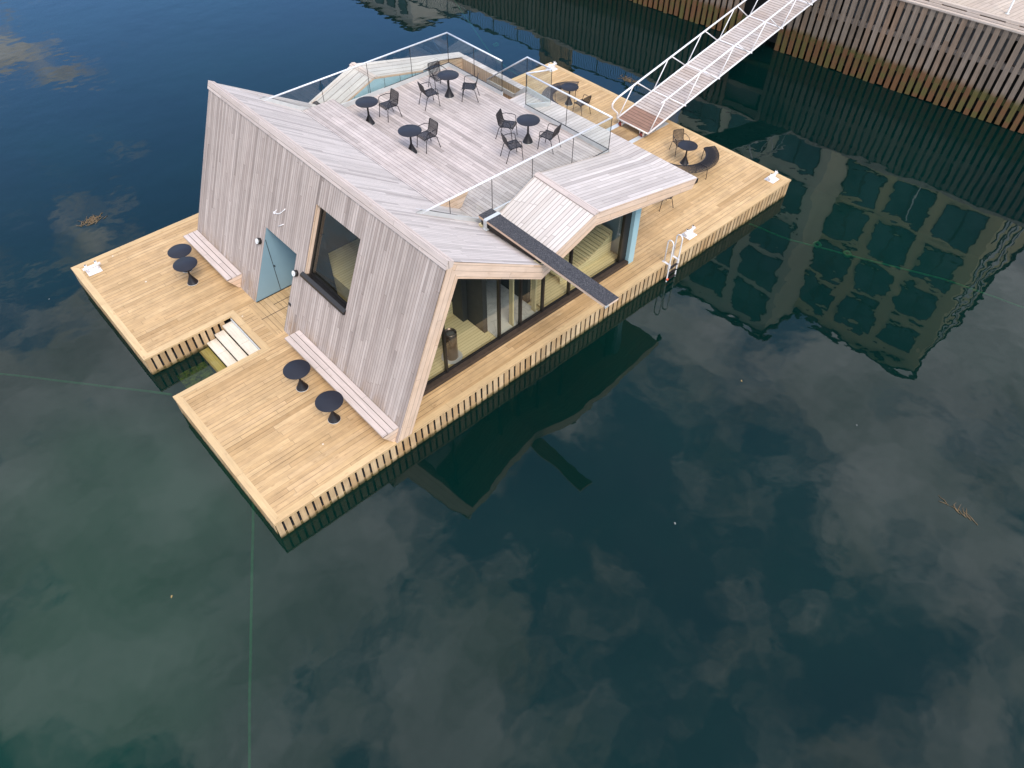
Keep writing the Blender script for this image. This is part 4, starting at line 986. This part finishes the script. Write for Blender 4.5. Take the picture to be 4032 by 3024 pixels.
b.hexa([qp(QY0, .13, 2.93) - q0, qp(QY1, .13, 2.93) - q0, qp(QY1, .40, 2.93) - q0, qp(QY0, .40, 2.93) - q0][::-1], [qp(QY0, .13, 3.0) - q0, qp(QY1, .13, 3.0) - q0, qp(QY1, .40, 3.0) - q0, qp(QY0, .40, 3.0) - q0][::-1], QD, .3)
y = QY0
while y < QY1:
    b.hexa([qp(y, .14, 2.9) - q0, qp(y + .5, .14, 2.9) - q0, qp(y + .5, .42, 2.9) - q0, qp(y, .42, 2.9) - q0][::-1], [qp(y, .14, 3.06) - q0, qp(y + .5, .14, 3.06) - q0, qp(y + .5, .42, 3.06) - q0, qp(y, .42, 3.06) - q0][::-1], QD, .1); y += 1.5
b.build('cap_beam', M['quaydeck'], qw)
qw.location = q0
b = MB(); b.face([qp(QY0 - 30, .30, 3.0), qp(QY1 + 60, .30, 3.0), V((140, QY1 + 60, 3.0)), V((140, QY0 - 30, 3.0))][::-1], (1, -.1, 0))
tag(b.build('quay_promenade', M['quaydeck']), kind='structure')
# small steel ladder in the gap of the slats
ql = empty('quay_ladder', 'thin steel ladder in the dark gap of the quay front beneath the gangway', 'ladder', tuple(qp(8.2, .02, 0)))
for s in (-.3, .3):
    b = MB(); b.tube([QD * s + V((0, 0, -.9)), QD * s + V((0, 0, .9))], .02, 8); b.build('rail', M['black'], ql)
for z_ in [-.5 + .33 * k for k in range(5)]:
    b = MB(); b.tube([QD * -.3 + V((0, 0, z_)), QD * .3 + V((0, 0, z_))], .013, 6); b.build('rung', M['black'], ql)
# railing along the quay, mirrored in the water
qf = empty('quay_railing', 'blue grey steel bar railing on the quay, seen mirrored in the water beyond the deck', 'fence', tuple(qp(20, .5, 3.0)))
f0 = qp(20, .5, 3.0); y0f, y1f = 9.6, 60.0
b = MB()
for h in (.08, 1.16): b.bar(qp(y0f, .5, 3.0 + h) - f0, qp(y1f, .5, 3.0 + h) - f0, .04, .04)
b.bar(qp(y0f, .5, 4.22) - f0, qp(y1f, .5, 4.22) - f0, .07, .03); b.build('rails', M['fence'], qf)
b = MB(); y = y0f
while y < y1f: b.bar(qp(y, .5, 3.08) - f0, qp(y, .5, 4.16) - f0, .02, .02, X); y += .14
b.build('bars', M['fence'], qf)
y = y0f
while y < y1f:
    b = MB(); b.bar(qp(y, .5, 3.0) - f0, qp(y, .5, 4.25) - f0, .06, .06, X); b.build('post', M['fence'], qf); y += 2.1
# post on the promenade at the upper right
b = MB(); b.lathe([(.09, 0), (.09, .015), (.035, .02), (.032, 2.6), (.0005, 2.62)], (0, 0, 0), 14)
o = b.build('metal_post', M['channel']); o.location = (33.35, -1.15, 3.002); tag(o, 'slim grey metal post standing on the promenade at the upper right corner', 'post')
# utility box mirrored beyond the deck
ub = empty('timber_kiosk', 'small dark timber kiosk on the quay edge, seen mirrored beyond the far deck corner', 'kiosk', tuple(qp(21.6, 1.1, 3.0)))
b = MB(); b.box(-.6, .6, -.85, .85, 0, 2.1, Z); b.build('wall', M['inner'], ub)
b = MB(); b.box(-.75, .75, -1.0, 1.0, 2.1, 2.2, Y); b.build('roof', M['dark'], ub)

# ------------------------------------------------------------------ quayside buildings (mirrored in the water)
def building(name, origin, dx, dy, h, fm, label, faces, roof=None):
    """origin at the nearest corner; dx inland vector, dy along vector; faces: list of (side, u0, du, rows, cols, w, hgt)"""
    t = empty(name, label, 'building', origin)
    dx, dy = V(dx), V(dy); B = [V((0, 0, 0)), dx, dx + dy, dy]
    b = MB()
    Tp = [p + V((0, 0, h)) for p in B]
    b.hexa(B, Tp, Z); b.build('wall', fm, t)
    b = MB(); g = .25; e = dx.normalized() * g + dy.normalized() * g; e2 = dx.normalized() * g - dy.normalized() * g
    q = [B[0] - e, B[1] + e2, B[2] + e, B[3] - e2]; b.hexa([p + V((0, 0, h)) for p in q], [p + V((0, 0, h + .22)) for p in q]); b.build('roof', M['dark'], t)
    for (o_, d_, nrm, n_, rows, ww, wh, pitch, marg, zt0) in faces:
        o_, d_, nrm = V(o_), V(d_).normalized(), V(nrm).normalized()
        for r_ in range(rows):
            for c_ in range(n_):
                u = marg + c_ * (ww + .7) ; zc = zt0 - r_ * pitch - wh / 2
                c = o_ + d_ * (u + ww / 2) + V((0, 0, zc))
                b = MB(); b.obox(c + nrm * .02, d_ * ww / 2, nrm * .05, (0, 0, wh / 2)); w_ = b.build('window', M['winframe'], t)
                b = MB(); k = 2 if ww > 1.6 else 1
                for s in range(k):
                    cc = c + d_ * ((s - (k - 1) / 2) * ww / k); b.obox(cc + nrm * .06, d_ * (ww / k / 2 - .07), nrm * .02, (0, 0, wh / 2 - .07))
                b.build('pane', M['darkglass'], w_)
    return t
# roof heights and corners follow from the mirrored outlines
building('apartment_block', (38.1, 5.5, 3.0), (5.5, 0.4, 0), (0.0, 11.0, 0), 19.0, M['facade_grey'],
         'grey apartment block with large windows on the quay, mirrored just past the near deck corner',
         [((0, 0, 0), (0, 1, 0), (-1, 0, 0), 3, 5, 2.9, 2.45, 3.1, .6, 18.0)])
building('apartment_block', (42.7, -3.7, 3.0), (22.0, 0.9, 0), (-.35, 9.9, 0), 19.0, M['facade_beige'],
         'olive beige apartment block with wide windows, mirrored at the right of the photo',
         [((0, 0, 0), (-.04, 1, 0), (-1, 0, 0), 3, 5, 2.45, 2.45, 3.1, .7, 17.8), ((0, 0, 0), (1, .04, 0), (0, -1, 0), 6, 5, 1.6, 1.8, 3.1, 1.2, 17.6)])
building('apartment_block', (46.5, 59.0, 3.0), (12.0, 0, 0), (0, 20, 0), 15.6, M['facade_white'],
         'white building far along the quay, mirrored at the top edge of the water',
         [((0, 0, 0), (0, 1, 0), (-1, 0, 0), 7, 4, 1.5, 1.9, 3.2, .8, 14.6)])

# ------------------------------------------------------------------ mooring lines, seaweed, scraps
def line(pts, label, r=.036, knots=()):
    c = V(pts[0]); b = MB(); P = [V(p) - c for p in pts]; out_ = []
    for i in range(len(P) - 1):
        for k in range(8):
            t = k / 8; p = P[i].lerp(P[i + 1], t); out_.append(p + V((R.uniform(-1, 1), R.uniform(-1, 1), R.uniform(-1, 1))) * r * .3)
    out_.append(P[-1]); b.tube(out_, r, 6)
    for t in knots:
        q = P[0].lerp(P[-1], t); b.tube([q + V((.13 * math.cos(a), .13 * math.sin(a), .02 * math.sin(3 * a))) for a in [k * math.pi / 6 for k in range(12)]], r * 1.3, 6, closed=True)
    o = b.build('mooring_line', M['rope']); o.location = c
    tag(o, label, 'mooring rope', 'green mooring lines under the water')
line([(.15, 1.72, -.9), (-3.25, -3.06, -3.0), (-4.2, -4.5, -3.5)], 'green underwater mooring line running down the photo from the front deck edge')
line([(.13, 6.36, -.9), (-3.41, 13.2, -3.0), (-5.0, 16.3, -3.7)], 'faint green underwater mooring line running left from the mouth of the notch')
line([(20.4, 12.4, -.85), (22.0, 17.2, -1.6), (27.4, 27.0, -3.0)], 'green underwater mooring line with a knot behind the rear glass railing', .036, (.42,))
line([(19.2, .1, -.9), (22.3, -.34, -3.0), (24.6, -5.65, -3.0), (26, -9, -3.4)], 'green underwater mooring line with two rings off the right side of the deck', .036, (.23, .33))

def weed(c, spread, n_, label, nm='M'):
    b = MB(); c = V(c)
    for k in range(n_):
        a0 = R.gauss(math.pi * .28, .45); p = V((R.gauss(0, spread[0] * .35), R.gauss(0, spread[1] * .35), 0)); pts_ = []
        for s in range(5):
            pts_.append((p.x, p.y, R.uniform(-.004, .012))); a0 += R.uniform(-.5, .5); p = p + V((math.cos(a0), math.sin(a0), 0)) * R.uniform(.04, .09)
        b.tube(pts_, [.006, .009, .008, .006, .003], 4)
    o = b.build('seaweed', M['weed']); o.location = (c.x, c.y, WATER + .006)
    tag(o, label, 'seaweed', 'floating seaweed clumps')
weed((1.55, 15.65, 0), (.60, .34), 70, 'brown clump of floating seaweed on the open water left of the building')
weed((23.75, 9.9, 0), (.28, .75), 55, 'reddish brown floating seaweed between the deck and the quay')
weed((12.9, -10.75, 0), (.05, .50), 14, 'thin brown strand of seaweed on the open water at the right')
def scrap(x, y, s, mat, name, label, cat, grp):
    b = MB(); n_ = 9; h = [V((math.cos(2 * math.pi * k / n_) * s * R.uniform(.5, 1), math.sin(2 * math.pi * k / n_) * s * .55 * R.uniform(.5, 1), 0)) for k in range(n_)]
    b.prism([(p.x, p.y, 0) for p in h], (0, 0, .006)); o = b.build(name, mat); o.location = (x, y, WATER + .004); o.rotation_euler.z = R.uniform(0, 3); tag(o, label, cat, grp)
scrap(7.4, -6.1, .05, M['feather'], 'floating_scrap', 'small pale scrap floating inside the dark mirror image of the roof', 'debris', None)
for (x, y, lab) in ((-1.0, 12.5, 'tiny white scrap floating left of the deck corner'), (13.5, -7.5, 'tiny white scrap floating on the open water at the right'), (0.2, -7.2, 'tiny white scrap floating near the bottom of the photo')):
    scrap(x, y, .035, M['feather'], 'floating_scrap', lab, 'debris', None)
for (x, y, lab) in ((12.5, -4.4, 'small yellow leaf floating off the right side of the deck below the ladder'), (-2.6, .4, 'small brown leaf floating beside the vertical mooring line')):
    scrap(x, y, .05, M['leaf'], 'fallen_leaf', lab, 'leaf', None)

# ------------------------------------------------------------------ camera
cam = bpy.data.cameras.new('camera'); co = bpy.data.objects.new('camera', cam); COL.objects.link(co)
yaw, pit, rol = 0.824967571, 0.850260429, 0.007815936
cy, sy, cp, sp = math.cos(yaw), math.sin(yaw), math.cos(pit), math.sin(pit)
f = V((cp * cy, cp * sy, -sp)); rt = V((sy, -cy, 0)); upv = rt.cross(f)
r2 = rt * math.cos(rol) + upv * math.sin(rol); u2 = -rt * math.sin(rol) + upv * math.cos(rol)
mw = Matrix((( r2.x, u2.x, -f.x, -1.85163), (r2.y, u2.y, -f.y, -10.16626), (r2.z, u2.z, -f.z, 15.02302), (0, 0, 0, 1)))
co.matrix_world = mw
cam.sensor_width = 36; cam.lens = 2865.3584 * 36 / 4032; cam.clip_start = 0.1; cam.clip_end = 2000
scene.camera = co

# ------------------------------------------------------------------ light
SUN_EL, SUN_DIR = 52, V((-0.30, -0.85, 0))
w = bpy.data.worlds.new('World'); scene.world = w; w.use_nodes = True
nt = NT(w); bg = nt.n['Background']
sky = nt.node('ShaderNodeTexSky', sky_type='NISHITA'); sky.sun_disc = False; sky.sun_elevation = rad(SUN_EL)
sky.sun_rotation = math.atan2(SUN_DIR.x, SUN_DIR.y); sky.air_density = 1.0; sky.dust_density = 0.6; sky.ozone_density = 1.6
d = nt.sep(nt.node('ShaderNodeTexCoord').outputs['Generated'])
dz = nt.m('ADD', nt.m('MAXIMUM', d[2], 0.0), 0.10)
cv = nt.vec(nt.m('DIVIDE', d[0], dz), nt.m('DIVIDE', d[1], dz), 0.35)
c1 = nt.noise(cv, 4.2, 8, 0.54, dist=0.35)
c2 = nt.noise(cv, 1.3, 3, 0.5)
c3 = nt.noise(cv, 9.5, 6, 0.55, dist=0.5)
dd = nt.node('ShaderNodeVectorMath', operation='DISTANCE'); nt.put(dd.inputs[0], cv); dd.inputs[1].default_value = (0.95, 1.75, 0.35)
clear = nt.mapr(dd.outputs['Value'], 0.25, 1.25, 0.14, 0.0, True)     # a clear patch low in one part of the sky
cm = nt.mapr(nt.m('SUBTRACT', nt.m('ADD', nt.m('ADD', nt.m('MULTIPLY', c1, .46), nt.m('MULTIPLY', c2, .30)), nt.m('MULTIPLY', c3, .24)), clear), 0.435, 0.545, 0.0, 1.0, True)
veil = nt.mapr(dd.outputs['Value'], 0.5, 1.6, 0.0, 0.10, True)      # thin high veil away from the clear patch
cm = nt.m('ADD', veil, nt.m('MULTIPLY', cm, nt.m('SUBTRACT', 1.0, veil)))
shade = nt.mapr(nt.noise(cv, 6.0, 6, 0.6), 0.3, 0.7, 5.5, 13.5)
shade = nt.m('MULTIPLY', shade, nt.mapr(d[2], 0.25, 0.7, 0.62, 1.0))
cc = nt.node('ShaderNodeVectorMath', operation='SCALE'); nt.put(cc.inputs[0], (0.96, 0.955, 1.02)); nt.put(cc.inputs[3], shade)
sk = nt.node('ShaderNodeVectorMath', operation='MULTIPLY'); nt.put(sk.inputs[0], sky.outputs[0]); nt.put(sk.inputs[1], nt.mix(nt.mapr(dd.outputs['Value'], 0.6, 2.0, 1.0, 0.0, True), (1.20, 1.42, 1.45), (1.35, 1.8, 2.3)))
nt.put(bg.inputs['Color'], nt.mix(cm, sk.outputs[0], cc.outputs[0])); bg.inputs['Strength'].default_value = 0.145
sl_ = bpy.data.lights.new('sun', 'SUN'); so = bpy.data.objects.new('sun', sl_); COL.objects.link(so)
sl_.energy = 1.9; sl_.angle = rad(22); sl_.color = (1.0, 0.89, 0.74)
dv_ = V((SUN_DIR.x * math.cos(rad(SUN_EL)) / SUN_DIR.length, SUN_DIR.y * math.cos(rad(SUN_EL)) / SUN_DIR.length, math.sin(rad(SUN_EL))))
so.rotation_euler = dv_.to_track_quat('Z', 'Y').to_euler(); so.location = dv_ * 60

scene.view_settings.view_transform = 'Standard'; scene.view_settings.look = 'None'; scene.view_settings.gamma = 1.0
scene.view_settings.exposure = 0.46
scene.cycles.max_bounces = 10; scene.cycles.transparent_max_bounces = 16; scene.cycles.glossy_bounces = 5
scene.cycles.use_denoising = True
